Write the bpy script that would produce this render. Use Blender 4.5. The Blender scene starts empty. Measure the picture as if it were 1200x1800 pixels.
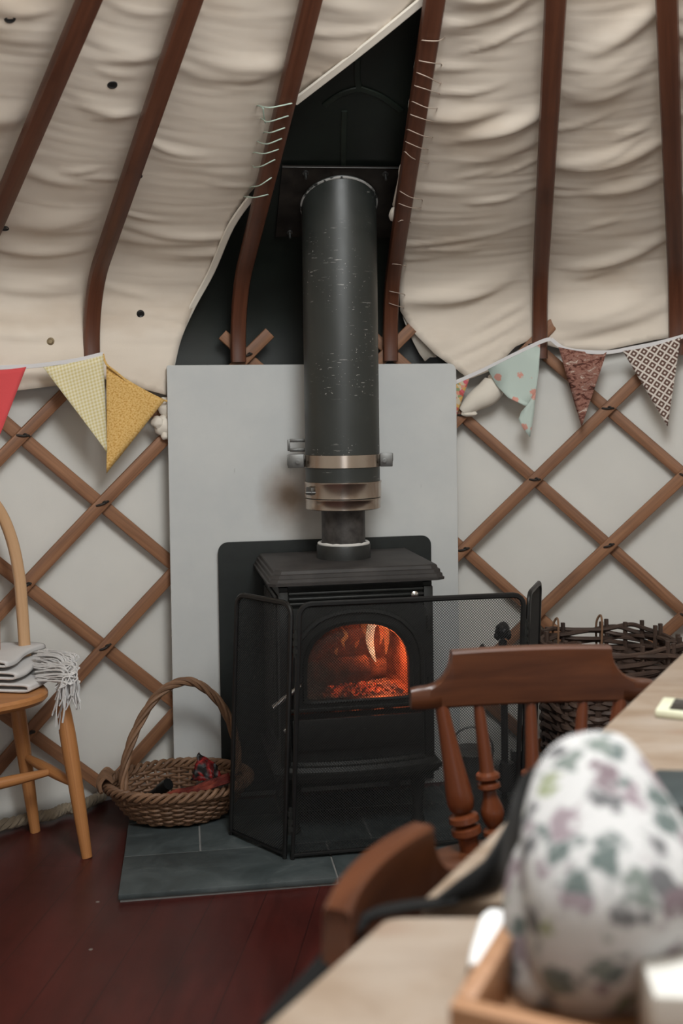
import bpy, bmesh, math, random
from mathutils import Vector, Matrix, noise
from mathutils.geometry import delaunay_2d_cdt
random.seed(11)
V = Vector
PI = math.pi
scene = bpy.context.scene
COL = scene.collection

# ------------------------------------------------------------------ camera
FPX, HC, PITCH, ROLL, YH = 1850.0, 1.17, math.radians(1.5), math.radians(.8), 725.0
PY0 = YH + FPX*math.tan(PITCH)
_cp, _sp, _cr, _sr = math.cos(PITCH), math.sin(PITCH), math.cos(ROLL), math.sin(ROLL)
FW = V((0, _cp, -_sp)); _R0 = V((1, 0, 0)); _U0 = V((0, _sp, _cp))
RT = _cr*_R0 - _sr*_U0
UP = _sr*_R0 + _cr*_U0
ORG = V((0, 0, HC))
cd = bpy.data.cameras.new('camera'); cam = bpy.data.objects.new('camera', cd); COL.objects.link(cam)
cam.matrix_world = Matrix(((RT.x, UP.x, -FW.x, ORG.x), (RT.y, UP.y, -FW.y, ORG.y), (RT.z, UP.z, -FW.z, ORG.z), (0, 0, 0, 1)))
cd.sensor_fit = 'VERTICAL'; cd.sensor_height = 36; cd.sensor_width = 24
cd.lens = 36*FPX/1800
cd.shift_y = (PY0-900)/1800
cd.clip_start = .05
cd.dof.use_dof = True; cd.dof.focus_distance = 2.85; cd.dof.aperture_fstop = 3.2
scene.camera = cam

def ray(px, py):
    return FW + (px-600)/FPX*RT + (PY0-py)/FPX*UP
def PH(px, py, z):
    d = ray(px, py); return ORG + d*((z-HC)/d.z)
def PY(px, py, Y):
    d = ray(px, py); return ORG + d*(Y/d.y)

# ------------------------------------------------------------------ yurt surfaces
CX, CY, RW = .28, 1.0, 2.36
def PW(px, py, r=RW):
    d = ray(px, py); a = d.x**2+d.y**2; b = -2*(d.x*CX+d.y*CY); c = CX*CX+CY*CY-r*r
    return ORG + d*((-b+math.sqrt(b*b-4*a*c))/2/a)
def WP(a, z, r=RW):          # a: arc length on the wall, z height
    f = a/RW; return V((CX+r*math.sin(f), CY+r*math.cos(f), z))
def AZ(p):
    return math.atan2(p.x-CX, p.y-CY)*RW, p.z
ZB, ZA, RHO, SLOPE = 1.18, 1.36, .30, .5
ANG = PI/2-math.atan(SLOPE)
S1 = ZA-ZB; S2 = S1+RHO*ANG
def prof(s):                 # (r, z, inward normal r, z)
    if s <= S1: return RW, ZB+s, -1., 0.
    if s <= S2:
        t = (s-S1)/RHO
        return RW-RHO*(1-math.cos(t)), ZA+RHO*math.sin(t), -math.cos(t), -math.sin(t)
    u = s-S2; r0 = RW-RHO*(1-math.cos(ANG)); z0 = ZA+RHO*math.sin(ANG)
    c = math.cos(PI/2-ANG); sn = math.sin(PI/2-ANG)
    return r0-u*c, z0+u*sn, -math.cos(ANG), -math.sin(ANG)
SMAX = S2+1.9
def RS(phi, s, off=0):       # roof surface point, off = distance into the room
    r, z, nr, nz = prof(s); r += nr*off; z += nz*off
    return V((CX+r*math.sin(phi), CY+r*math.cos(phi), z))
def RN(phi, s):
    r, z, nr, nz = prof(s); return V((nr*math.sin(phi), nr*math.cos(phi), nz))
_PR = [prof(-.2+.012*i) for i in range(220)]
def _g(p):
    r = math.hypot(p.x-CX, p.y-CY)
    return min(nr*(r-a)+nz*(p.z-b) for a, b, nr, nz in _PR)
def PR(px, py, off=0):       # pixel -> (phi, s) on the roof surface
    d = ray(px, py); lo, hi = 1.2, 5.0
    for _ in range(40):
        m = (lo+hi)/2
        if _g(ORG+d*m) > off: lo = m
        else: hi = m
    p = ORG+d*lo; r = math.hypot(p.x-CX, p.y-CY); phi = math.atan2(p.x-CX, p.y-CY)
    best = min(range(260), key=lambda i: (lambda q: (q[0]+q[2]*off-r)**2+(q[1]+q[3]*off-p.z)**2)(prof(-.1+.01*i)))
    return phi, -.1+.01*best
def PRP(px, py, off=0):
    d = ray(px, py); lo, hi = 1.2, 5.0
    for _ in range(40):
        m = (lo+hi)/2
        if _g(ORG+d*m) > off: lo = m
        else: hi = m
    return ORG+d*lo

# ------------------------------------------------------------------ materials
MATS = {}
class NT:
    def __init__(s, name):
        s.m = bpy.data.materials.new(name); s.m.use_nodes = True; s.t = s.m.node_tree
        s.b = s.t.nodes['Principled BSDF']; MATS[name] = s.m
    def n(s, typ, **kw):
        x = s.t.nodes.new(typ)
        for k, v in kw.items(): setattr(x, k, v)
        return x
    def l(s, a, b): s.t.links.new(a, b)
    def coord(s, kind='Object', scale=(1, 1, 1), rot=(0, 0, 0), loc=(0, 0, 0)):
        c = s.n('ShaderNodeTexCoord'); mp = s.n('ShaderNodeMapping')
        mp.inputs['Scale'].default_value = scale; mp.inputs['Rotation'].default_value = rot; mp.inputs['Location'].default_value = loc
        s.l(c.outputs[kind], mp.inputs['Vector']); return mp.outputs['Vector']
    def noise(s, vec, scale, detail=3, rough=.5, dist=0):
        x = s.n('ShaderNodeTexNoise'); x.inputs['Scale'].default_value = scale; x.inputs['Detail'].default_value = detail
        x.inputs['Roughness'].default_value = rough; x.inputs['Distortion'].default_value = dist
        s.l(vec, x.inputs['Vector']); return x.outputs['Fac']
    def ramp(s, fac, stops, interp='LINEAR'):
        r = s.n('ShaderNodeValToRGB'); e = r.color_ramp; e.interpolation = interp
        while len(e.elements) < len(stops): e.elements.new(.5)
        for el, (p, c) in zip(e.elements, stops):
            el.position = p; el.color = (c, c, c, 1) if isinstance(c, (int, float)) else (*c, 1)
        s.l(fac, r.inputs['Fac']); return r.outputs['Color']
    def mix(s, fac, a, b, blend='MIX'):
        x = s.n('ShaderNodeMix', data_type='RGBA', blend_type=blend)
        for sock, v in ((x.inputs[0], fac), (x.inputs[6], a), (x.inputs[7], b)):
            if isinstance(v, (int, float)): sock.default_value = v
            elif isinstance(v, tuple): sock.default_value = (*v, 1)
            else: s.l(v, sock)
        return x.outputs[2]
    def math(s, op, a, b=0.):
        x = s.n('ShaderNodeMath', operation=op)
        for sock, v in ((x.inputs[0], a), (x.inputs[1], b)):
            if isinstance(v, (int, float)): sock.default_value = v
            else: s.l(v, sock)
        return x.outputs[0]
    def bump(s, h, strength=.2, dist=.002):
        x = s.n('ShaderNodeBump'); x.inputs['Strength'].default_value = strength; x.inputs['Distance'].default_value = dist
        s.l(h, x.inputs['Height']); s.l(x.outputs['Normal'], s.b.inputs['Normal'])
    def set(s, color=None, rough=None, metal=None, spec=None):
        for k, v in (('Base Color', color), ('Roughness', rough), ('Metallic', metal), ('Specular IOR Level', spec)):
            if v is None: continue
            if isinstance(v, tuple): s.b.inputs[k].default_value = (*v, 1)
            elif isinstance(v, (int, float)): s.b.inputs[k].default_value = v
            else: s.l(v, s.b.inputs[k])
        return s.m

def plain(name, c, rough=.5, metal=0., var=.15, scale=30, spec=.5, bump=0):
    t = NT(name); v = t.coord(); f = t.noise(v, scale, 4)
    lo = tuple(x*(1-var) for x in c); hi = tuple(min(1, x*(1+var)) for x in c)
    if bump: t.bump(t.noise(v, scale*6, 3), bump, .002)
    return t.set(t.ramp(f, [(.3, lo), (.7, hi)]), rough, metal, spec)

def wood(name, dark, light, rough=.45, kind='UV', scale=(3, 60, 60), rot=(0, 0, 0), bump=.12, spec=.4, dirt=.0):
    t = NT(name); v = t.coord(kind, scale, rot)
    f = t.noise(v, 1, 6, .6, .6)
    f2 = t.noise(t.coord(kind, tuple(x*.22 for x in scale), rot), 1, 3, .5, 1.5)
    c = t.ramp(f, [(.28, dark), (.72, light)])
    c = t.mix(.35, c, t.ramp(f2, [(.35, dark), (.65, light)]))
    if dirt: c = t.mix(t.ramp(t.noise(t.coord('Object'), 9, 4), [(.55, 0.), (.75, dirt)]), c, tuple(x*.35 for x in dark))
    t.bump(f, bump, .001)
    return t.set(c, rough, 0, spec)

def cloth(name, c, var=.1, rough=.9, weave=700, bump=.25):
    t = NT(name); v = t.coord(); f = t.noise(v, 3, 4)
    lo = tuple(x*(1-var) for x in c); hi = tuple(min(1, x*(1+var*.6)) for x in c)
    t.bump(t.noise(v, weave, 2), bump, .001)
    m = t.set(t.ramp(f, [(.3, lo), (.7, hi)]), rough, 0, .15)
    t.b.inputs['Sheen Weight'].default_value = .1
    return m

M_lining = cloth('lining_canvas', (.75, .665, .565), .10)
_t = NT('lining_stained'); _v = _t.coord()
_c = _t.ramp(_t.noise(_v, 3, 4), [(.3, (.70, .615, .52)), (.7, (.78, .695, .595))])
_c = _t.mix(_t.ramp(_t.noise(_t.coord('Object', (2.2, 2.2, 5)), 1, 4, .55), [(.52, 0.), (.72, .5)]), _c, (.52, .40, .29))
_t.bump(_t.noise(_v, 700, 2), .25, .001); _t.set(_c, .9, 0, .15); M_lining2 = _t.m
M_hem = cloth('hem_canvas', (.76, .70, .61), .05)
M_wall = cloth('wall_canvas', (.68, .665, .625), .06)
M_outer = plain('outer_pvc', (.0085, .012, .0095), .42, 0, .35, 5)
M_seam = plain('pvc_seam', (.012, .018, .013), .45, 0, .3, 12)
M_pole = wood('pole_wood', (.058, .019, .010), (.14, .050, .025), .42, dirt=.3)
M_slat = wood('slat_wood', (.13, .055, .028), (.36, .175, .088), .55, scale=(3, 85, 85), dirt=.25)
M_knot = plain('leather_tie', (.02, .014, .01), .7)
M_cordg = plain('green_cord', (.42, .52, .44), .8)
M_cordp = plain('pale_cord', (.42, .33, .27), .8)
M_eye = plain('eyelet_metal', (.03, .03, .03), .4, .6)
M_eyeb = plain('eyelet_brass', (.35, .28, .18), .35, .9)
M_black = plain('black_iron', (.013, .014, .013), .5, .1, .3, 40, bump=.15)
M_blackp = plain('black_powder', (.008, .008, .008), .38, .1, .2)
M_wire = plain('black_wire', (.012, .012, .012), .5, .2)
M_steel = plain('stainless', (.46, .385, .32), .24, 1., .06, 8)
M_zinc = plain('zinc', (.17, .17, .165), .48, 1., .1)
M_chrome = plain('chrome', (.7, .7, .7), .15, 1., .02)
M_rustpipe = plain('worn_pipe', (.05, .045, .042), .55, .4, .5, 40)
M_rope = cloth('white_seal', (.55, .53, .5), .2, weave=300)
M_soot = plain('soot_brick', (.24, .15, .11), .95, 0, .4, 25)
M_log = plain('charred_log', (.12, .09, .07), .95, 0, .6, 35, bump=.5)
M_ash = plain('grey_ash', (.23, .21, .19), .95, 0, .4, 60)
M_table = None

def mk_flue():
    t = NT('flue_paint'); v = t.coord()
    st = t.noise(t.coord('Object', (22, 22, 260)), 1, 3, .6)
    sp = t.noise(v, 150, 2, .5)
    big = t.noise(t.coord('Object', (4, 4, 7), loc=(3.1, 1.7, .4)), 1, 3, .6)
    sep = t.n('ShaderNodeSeparateXYZ'); t.l(t.coord(), sep.inputs[0])
    zz = sep.outputs['Z']
    low = t.math('LESS_THAN', t.math('ABSOLUTE', t.math('SUBTRACT', zz, 1.115)), .055)
    a = t.ramp(st, [(.66, 0.), (.69, 1.)])
    b = t.ramp(sp, [(.70, 0.), (.72, 1.)])
    ab = t.math('MAXIMUM', a, b)
    msk = t.math('MULTIPLY', ab, t.ramp(big, [(.47, 0.), (.56, 1.)]))
    c2 = t.math('MULTIPLY', t.ramp(t.noise(t.coord('Object', (35, 35, 210)), 1, 4, .6), [(.55, 0.), (.6, 1.)]), low)
    c2 = t.math('MULTIPLY', c2, t.ramp(t.noise(v, 45, 3), [(.46, 0.), (.55, 1.)]))
    msk = t.math('MAXIMUM', msk, c2)
    col = t.mix(msk, t.ramp(t.noise(v, 6, 3), [(.3, (.018, .021, .019)), (.7, (.028, .031, .028))]), (.30, .29, .27))
    t.set(col, t.ramp(t.noise(v, 12, 4), [(.3, .38), (.7, .5)]), .0, .5)
    t.bump(t.noise(v, 140, 3), .06, .001)
    return t.m
M_flue = mk_flue()

def mk_slate():
    t = NT('slate'); v = t.coord()
    f = t.noise(v, 7, 6, .65, .8); g = t.noise(t.coord('Object', (12, 60, 10)), 1, 5, .7)
    c = t.ramp(f, [(.3, (.026, .033, .034)), (.5, (.048, .060, .062)), (.75, (.085, .100, .102))])
    c = t.mix(t.ramp(g, [(.62, 0.), (.78, .55)]), c, (.17, .18, .175))
    t.bump(f, .4, .004)
    return t.set(c, t.ramp(f, [(.3, .42), (.7, .62)]), 0, .5)
M_slate = mk_slate()
M_grout = plain('grout', (.17, .17, .165), .9)

def mk_floor():
    t = NT('floor_boards'); v = t.coord('Object', (6, 1.2, 1)); o = t.coord()
    f = t.noise(v, 1.6, 5, .6, .4); g = t.noise(o, 2.2, 3)
    c = t.ramp(f, [(.3, (.032, .0052, .0042)), (.7, (.078, .013, .010))])
    c = t.mix(t.ramp(g, [(.4, 0.), (.7, .45)]), c, (.022, .007, .006))
    w = t.n('ShaderNodeTexBrick'); w.offset = .5
    w.inputs['Scale'].default_value = 1; w.inputs['Mortar Size'].default_value = .0016; w.inputs['Brick Width'].default_value = 2.6; w.inputs['Row Height'].default_value = .125
    w.inputs['Mortar Smooth'].default_value = .3
    t.l(t.coord('Object', (1, 1, 1), (0, 0, PI/2+.12)), w.inputs['Vector'])
    c = t.mix(t.math('MULTIPLY', w.outputs['Fac'], .6), c, (.006, .003, .003))
    vo = t.n('ShaderNodeTexVoronoi'); vo.inputs['Scale'].default_value = 9; t.l(o, vo.inputs['Vector'])
    c = t.mix(t.ramp(vo.outputs['Distance'], [(.03, .7), (.05, 0.)]), c, (.22, .2, .18))
    t.bump(f, .08, .002)
    return t.set(c, t.ramp(t.noise(o, 5, 5), [(.3, .30), (.7, .46)]), 0, .5)
M_floor = mk_floor()

def mk_board():
    t = NT('fire_board'); v = t.coord(); f = t.noise(v, 3, 5, .6)
    c = t.ramp(f, [(.3, (.49, .505, .505)), (.7, (.58, .585, .57))])
    ds = t.n('ShaderNodeVectorMath', operation='DISTANCE')
    t.l(t.coord('Object', (1, 1, .75)), ds.inputs[0]); ds.inputs[1].default_value = (-.075, 0, .68)
    d = t.math('ADD', ds.outputs['Value'], t.math('MULTIPLY', t.noise(v, 9, 4), .10))
    c = t.mix(t.ramp(d, [(.06, .85), (.17, 0.)]), c, (.19, .12, .07))
    sc = t.noise(t.coord('Object', (60, 10, 12), (0, .5, 0)), 1, 4, .6)
    c = t.mix(t.ramp(sc, [(.70, 0.), (.74, .4)]), c, (.25, .25, .24))
    t.bump(t.noise(v, 60, 4), .08, .002)
    return t.set(c, .75, 0, .2)
M_board = mk_board()
M_shield = plain('shield_black', (.010, .013, .012), .5, .1, .2)

def mk_table():
    t = NT('scrubbed_pine'); v = t.coord('Object', (3, 15, 15), (0, 0, -math.radians(60)))
    f = t.noise(v, 1, 5, .6, 1.6)
    c = t.ramp(f, [(.3, (.205, .145, .10)), (.55, (.265, .205, .155)), (.75, (.30, .245, .20))])
    vo = t.n('ShaderNodeTexVoronoi'); vo.inputs['Scale'].default_value = 1; t.l(t.coord('Object', (5, 9, 9), (0, 0, -math.radians(60))), vo.inputs['Vector'])
    c = t.mix(t.ramp(vo.outputs['Distance'], [(.08, .8), (.2, 0.)]), c, (.20, .115, .07))
    c = t.mix(t.ramp(t.noise(t.coord(), 6, 5), [(.5, 0.), (.8, .35)]), c, (.34, .31, .28))
    t.bump(f, .1, .001)
    return t.set(c, .72, 0, .2)
M_table = mk_table()
M_traywood = wood('tray_wood', (.24, .115, .055), (.40, .22, .12), .5, 'Object', (4, 40, 40), (0, 0, -math.radians(60)))
M_chair = wood('reddish_chair', (.060, .014, .005), (.155, .042, .014), .28, 'UV', (3, 45, 45), bump=.06, spec=.4)
M_chairr = wood('reddish_rail', (.034, .010, .0045), (.115, .038, .015), .32, 'Object', (4, 34, 34), bump=.06, spec=.4)
M_pale = wood('pale_beech', (.33, .125, .038), (.50, .235, .088), .4, 'UV', (3, 40, 40), bump=.05)
M_hoop = wood('pale_hoop', (.44, .25, .12), (.60, .38, .22), .35, 'UV', (3, 40, 40), bump=.05)
M_paleseat = wood('pale_seat', (.33, .13, .04), (.48, .225, .085), .42, 'Object', (5, 40, 40), bump=.05)
M_wick = wood('brown_wicker', (.085, .042, .022), (.27, .15, .085), .6, 'UV', (14, 3, 3), bump=.1)
M_wickr = wood('red_wicker', (.10, .03, .018), (.22, .09, .05), .55, 'UV', (14, 3, 3), bump=.1)
M_willow = wood('dark_willow', (.022, .013, .010), (.095, .058, .042), .6, 'UV', (14, 3, 3), bump=.1)
M_shawl = cloth('white_wool', (.60, .585, .575), .12, .95, 300, .5)
M_ropef = cloth('jute_rope', (.22, .18, .13), .25, .95, 200, .6)
M_skirt = cloth('skirt_canvas', (.40, .36, .30), .15)

def pat(name, fn, rough=.9):
    t = NT(name); c = fn(t); t.bump(t.noise(t.coord(), 600, 2), .2, .001); return t.set(c, rough, 0, .1)
M_fred = cloth('flag_red', (.66, .085, .09), .06)
def _ging(t):
    s = t.n('ShaderNodeSeparateXYZ'); t.l(t.coord('UV', (1, 1, 1)), s.inputs[0])
    a = t.math('LESS_THAN', t.math('FRACT', t.math('MULTIPLY', s.outputs[0], 105)), .5)
    b = t.math('LESS_THAN', t.math('FRACT', t.math('MULTIPLY', s.outputs[1], 105)), .5)
    return t.mix(t.math('MULTIPLY', t.math('ADD', a, b), .5), (.78, .72, .54), (.64, .54, .26))
M_fging = pat('flag_gingham', _ging)
def _must(t):
    f = t.noise(t.coord('UV'), 190, 3, .6)
    return t.ramp(f, [(.35, (.50, .26, .06)), (.5, (.68, .43, .15)), (.68, (.74, .51, .22))])
M_fmust = pat('flag_mustard', _must)
def _flor(t):
    v = t.n('ShaderNodeTexVoronoi'); v.inputs['Scale'].default_value = 95; t.l(t.coord('UV'), v.inputs['Vector'])
    s = t.n('ShaderNodeSeparateColor'); t.l(v.outputs['Color'], s.inputs[0])
    return t.ramp(s.outputs[0], [(0, (.5, .10, .09)), (.25, (.62, .28, .20)), (.45, (.55, .48, .36)), (.6, (.25, .30, .16)), (.75, (.60, .36, .12)), (.9, (.58, .13, .16))], 'CONSTANT')
M_fflor = pat('flag_floral', _flor)
def _blue(t):
    v = t.n('ShaderNodeTexVoronoi'); v.inputs['Scale'].default_value = 24; t.l(t.coord('UV'), v.inputs['Vector'])
    d = t.math('ADD', v.outputs['Distance'], t.math('MULTIPLY', t.noise(t.coord('UV'), 140, 3), .35))
    return t.mix(t.ramp(d, [(.42, 1.), (.47, 0.)]), (.49, .57, .52), (.62, .31, .25))
M_fblue = pat('flag_blue', _blue)
def _brn(t):
    f = t.noise(t.coord('UV', (1, 2, 1)), 32, 6, .7, 1.2)
    return t.ramp(f, [(.36, (.05, .025, .02)), (.44, (.16, .06, .045)), (.50, (.34, .18, .14)), (.56, (.20, .08, .06)), (.64, (.62, .52, .44))])
M_fbrn = pat('flag_brown_print', _brn)
def _diam(t):
    s = t.n('ShaderNodeSeparateXYZ'); t.l(t.coord('UV', (1, 1, 1), (0, 0, PI/4)), s.inputs[0])
    a = t.math('ABSOLUTE', t.math('SUBTRACT', t.math('FRACT', t.math('MULTIPLY', s.outputs[0], 47)), .5))
    b = t.math('ABSOLUTE', t.math('SUBTRACT', t.math('FRACT', t.math('MULTIPLY', s.outputs[1], 47)), .5))
    m = t.math('MAXIMUM', a, b)
    return t.ramp(m, [(0, (.66, .60, .54)), (.13, (.13, .075, .06)), (.38, (.66, .60, .54))], 'CONSTANT')
M_fdiam = pat('flag_diamond', _diam)
M_tape = cloth('bunting_tape', (.66, .64, .64), .04)
def _mitt(t):
    co = t.n('ShaderNodeTexCoord').outputs['Object']
    w = t.n('ShaderNodeMix', data_type='VECTOR'); nz = t.n('ShaderNodeTexNoise'); nz.inputs['Scale'].default_value = 45; t.l(co, nz.inputs['Vector'])
    w.inputs[0].default_value = .03; t.l(co, w.inputs[4]); t.l(nz.outputs['Color'], w.inputs[5])
    v = t.n('ShaderNodeTexVoronoi'); v.inputs['Scale'].default_value = 38; v.inputs['Randomness'].default_value = .8; t.l(w.outputs[1], v.inputs['Vector'])
    s = t.n('ShaderNodeSeparateColor'); t.l(v.outputs['Color'], s.inputs[0])
    c = t.ramp(s.outputs[0], [(0, (.075, .10, .095)), (.22, (.21, .165, .185)), (.40, (.17, .20, .085)), (.48, (.085, .085, .09)), (.68, (.035, .085, .018)), (.76, (.14, .10, .115)), (.90, (.13, .155, .14))], 'CONSTANT')
    d = t.math('ADD', v.outputs['Distance'], t.math('MULTIPLY', t.math('SUBTRACT', t.noise(co, 120, 4), .5), .7))
    return t.mix(t.ramp(d, [(.33, .92), (.55, 0.)]), (.45, .445, .445), c)
M_mitt = pat('mitt_floral', _mitt)
M_white = plain('white_plastic', (.8, .8, .8), .3, 0, .02)
M_card = plain('white_card', (.55, .535, .50), .7, 0, .04)
M_cream = plain('cream_rubber', (.62, .62, .46), .5, 0, .04)
M_screen = plain('phone_glass', (.02, .018, .016), .12, 0, .05)
M_bag = cloth('black_nylon', (.0035, .0035, .0035), .2, .9)
M_case = plain('dark_case', (.03, .04, .042), .45)
M_teal = plain('teal_trim', (.05, .12, .10), .6)
def _pack(t):
    f = t.noise(t.coord('Object', (1, 1, 1)), 22, 4, .6, .8)
    return t.ramp(f, [(.44, (.010, .009, .009)), (.53, (.14, .01, .01)), (.60, (.36, .035, .03)), (.68, (.42, .14, .07))])
M_pack = pat('red_black_foil', _pack, .35)
M_paper = pat('red_brown_wrapper', lambda t: t.ramp(t.noise(t.coord(), 30, 4), [(.4, (.07, .012, .01)), (.6, (.20, .045, .03))]), .45)

def emis(name, stops, strength, kind='Object', scale=(20, 20, 20)):
    t = NT(name); f = t.noise(t.coord(kind, scale), 1, 4, .6, .5)
    c = t.ramp(f, stops); t.set((.02, .01, .01), .9)
    t.l(c, t.b.inputs['Emission Color']); t.b.inputs['Emission Strength'].default_value = strength
    return t.m
M_flame = emis('flame_core', [(.3, (1., .36, .12)), (.6, (1., .66, .40))], 2.2)
M_flame2 = emis('flame_edge', [(.35, (.75, .10, .02)), (.65, (1., .30, .08))], 1.2)
M_ember = emis('ember', [(.42, (.05, .008, .004)), (.52, (1., .08, .02)), (.7, (1., .30, .10))], 1.6, 'Object', (70, 70, 70))
def mk_glass():
    t = NT('sooty_glass'); out = t.t.nodes['Material Output']
    tr = t.n('ShaderNodeBsdfTransparent'); gl = t.n('ShaderNodeBsdfGlossy'); gl.inputs['Roughness'].default_value = .08
    df = t.n('ShaderNodeBsdfDiffuse'); df.inputs['Color'].default_value = (.11, .075, .06, 1)
    v = t.coord(); s = t.n('ShaderNodeSeparateXYZ'); t.l(v, s.inputs[0])
    g = t.math('SUBTRACT', t.math('MULTIPLY', t.noise(v, 9, 4, .6), 1.1), t.math('MULTIPLY', s.outputs[0], 2.6))
    soot = t.ramp(g, [(.30, .06), (.80, .80)])  # soot film, thickened leftward so the glass itself darkens that side of the fire
    m1 = t.n('ShaderNodeMixShader'); t.l(soot, m1.inputs[0]); t.l(tr.outputs[0], m1.inputs[1]); t.l(df.outputs[0], m1.inputs[2])
    fr = t.n('ShaderNodeFresnel'); fr.inputs['IOR'].default_value = 1.35
    m2 = t.n('ShaderNodeMixShader'); t.l(fr.outputs[0], m2.inputs[0]); t.l(m1.outputs[0], m2.inputs[1]); t.l(gl.outputs[0], m2.inputs[2])
    t.l(m2.outputs[0], out.inputs['Surface']); return t.m
M_glass = mk_glass()

# ------------------------------------------------------------------ object helpers
def link(o, parent=None, label=None, cat=None, group=None, kind=None):
    COL.objects.link(o)
    if parent: o.parent = parent
    if label: o['label'] = label
    if cat: o['category'] = cat
    if group: o['group'] = group
    if kind: o['kind'] = kind
    return o
def thing(name, label, cat, loc=(0, 0, 0), rotz=0., group=None):
    o = bpy.data.objects.new(name, None); o.empty_display_size = .05
    o.location = loc; o.rotation_euler = (0, 0, rotz)
    return link(o, None, label, cat, group)
def finish(name, bm, mat, parent=None, world=False, sharp=38, mods=(), **kw):
    bmesh.ops.recalc_face_normals(bm, faces=bm.faces)
    for f in bm.faces: f.smooth = True
    lim = math.radians(sharp)
    for e in bm.edges:
        if len(e.link_faces) == 2 and e.calc_face_angle(0) > lim: e.smooth = False
    me = bpy.data.meshes.new(name)
    if world and parent:
        p = parent
        while p.parent: p = p.parent
        bm.transform((Matrix.Translation(p.location) @ p.rotation_euler.to_matrix().to_4x4()).inverted())
    bm.to_mesh(me); bm.free()
    for m in (mat if isinstance(mat, (list, tuple)) else [mat]): me.materials.append(m)
    o = bpy.data.objects.new(name, me); link(o, parent, **kw)
    for typ, d in mods:
        md = o.modifiers.new(typ.lower(), typ)
        for k, v in d.items(): setattr(md, k, v)
    return o
def root_thing(o, base):   # set a single-mesh thing's origin to its base
    o.data.transform(Matrix.Translation(-V(base))); o.location = base; return o
def B(): return bmesh.new()

def sweep(bm, pts, sec, ups=None, closed=False, caps=True, scl=None, mi=0):
    pts = [V(p) for p in pts]; n = len(pts); m = len(sec)
    uv = bm.loops.layers.uv.verify()
    T = []
    for i in range(n):
        a = pts[(i-1) % n] if (closed or i) else pts[0]; b = pts[(i+1) % n] if (closed or i < n-1) else pts[-1]
        t = b-a; T.append(t.normalized() if t.length > 1e-9 else V((0, 0, 1)))
    if ups is None:
        u = T[0].orthogonal().normalized(); N = []
        for i in range(n):
            u = u-T[i]*u.dot(T[i])
            u = u.normalized() if u.length > 1e-6 else T[i].orthogonal().normalized(); N.append(u)
    else:
        us = ups if isinstance(ups, list) else [ups]*n
        N = [(V(u)-T[i]*V(u).dot(T[i])).normalized() for i, u in enumerate(us)]
    rings = []; L = [0.]
    for i in range(1, n): L.append(L[-1]+(pts[i]-pts[i-1]).length)
    for i in range(n):
        b = T[i].cross(N[i]); s = 1. if scl is None else scl[i]
        rings.append([bm.verts.new(pts[i]+b*(x*s)+N[i]*(y*s)) for x, y in sec])
    per = [0.]
    for j in range(m): per.append(per[-1]+math.dist(sec[j], sec[(j+1) % m]))
    off = random.random()*7
    for i in range(n if closed else n-1):
        k = (i+1) % n
        for j in range(m):
            f = bm.faces.new((rings[i][j], rings[k][j], rings[k][(j+1) % m], rings[i][(j+1) % m])); f.material_index = mi
            l1 = L[i]; l2 = L[i+1] if i+1 < n else L[i]+(pts[0]-pts[i]).length
            for lp, q in zip(f.loops, ((l1, per[j]), (l2, per[j]), (l2, per[j+1]), (l1, per[j+1]))): lp[uv].uv = (q[0]+off, q[1]+off*.37)
    if caps and not closed:
        for r in (rings[0], rings[-1]):
            f = bm.faces.new(r); f.material_index = mi
            for lp, q in zip(f.loops, sec): lp[uv].uv = (off+q[0]*3, off*.37+q[1])
    return rings
def circ(r, n=8): return [(r*math.cos(2*PI*i/n), r*math.sin(2*PI*i/n)) for i in range(n)]
def rrect(w, h, c=.25, k=1):
    a = min(w, h)*c; o = []
    for sx, sy, st in ((1, 1, 0), (-1, 1, 90), (-1, -1, 180), (1, -1, 270)):
        for i in range(k+1):
            t = math.radians(st+90*i/k); o.append((sx*(w/2-a)+a*math.cos(t), sy*(h/2-a)+a*math.sin(t)))
    return o
def tube(bm, pts, r, n=8, closed=False, mi=0):
    if isinstance(r, (list, tuple)): return sweep(bm, pts, circ(1, n), None, closed, True, list(r), mi)
    return sweep(bm, pts, circ(r, n), None, closed, True, None, mi)
def lathe(bm, prof_, n=24, a=V((0, 0, 0)), b=None, mi=0):
    # prof_: (radius, t) ; along a->b when b given (t in metres along axis) else +z
    a = V(a); ax = (V(b)-a).normalized() if b is not None else V((0, 0, 1))
    return sweep(bm, [a+ax*t for r, t in prof_], circ(1, n), ax.orthogonal().normalized(), False, True, [max(r, 1e-4) for r, t in prof_], mi)
def box(bm, c, size, rot=None, bev=0., mi=0):
    R = rot.to_4x4() if rot is not None else Matrix.Identity(4)
    r = bmesh.ops.create_cube(bm, size=1, matrix=Matrix.Translation(V(c)) @ R @ Matrix.Diagonal((*size, 1)))
    fs = {f for v in r['verts'] for f in v.link_faces}
    for f in fs: f.material_index = mi
    if bev:
        es = {e for v in r['verts'] for e in v.link_edges}
        x = bmesh.ops.bevel(bm, geom=list(es), offset=bev, segments=2, affect='EDGES', profile=.5)
        for f in x['faces']: f.material_index = mi
def prism(bm, poly, d, mat4=None, mi=0):
    # poly: 2D (x,z) outline, extruded along +y by d
    M_ = mat4 or Matrix.Identity(4)
    a = [bm.verts.new(M_ @ V((x, 0, z))) for x, z in poly]; b = [bm.verts.new(M_ @ V((x, d, z))) for x, z in poly]
    n = len(poly)
    fs = [bm.faces.new(a), bm.faces.new(b[::-1])]+[bm.faces.new((a[i], b[i], b[(i+1) % n], a[(i+1) % n])) for i in range(n)]
    for f in fs: f.material_index = mi
    return fs
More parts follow.
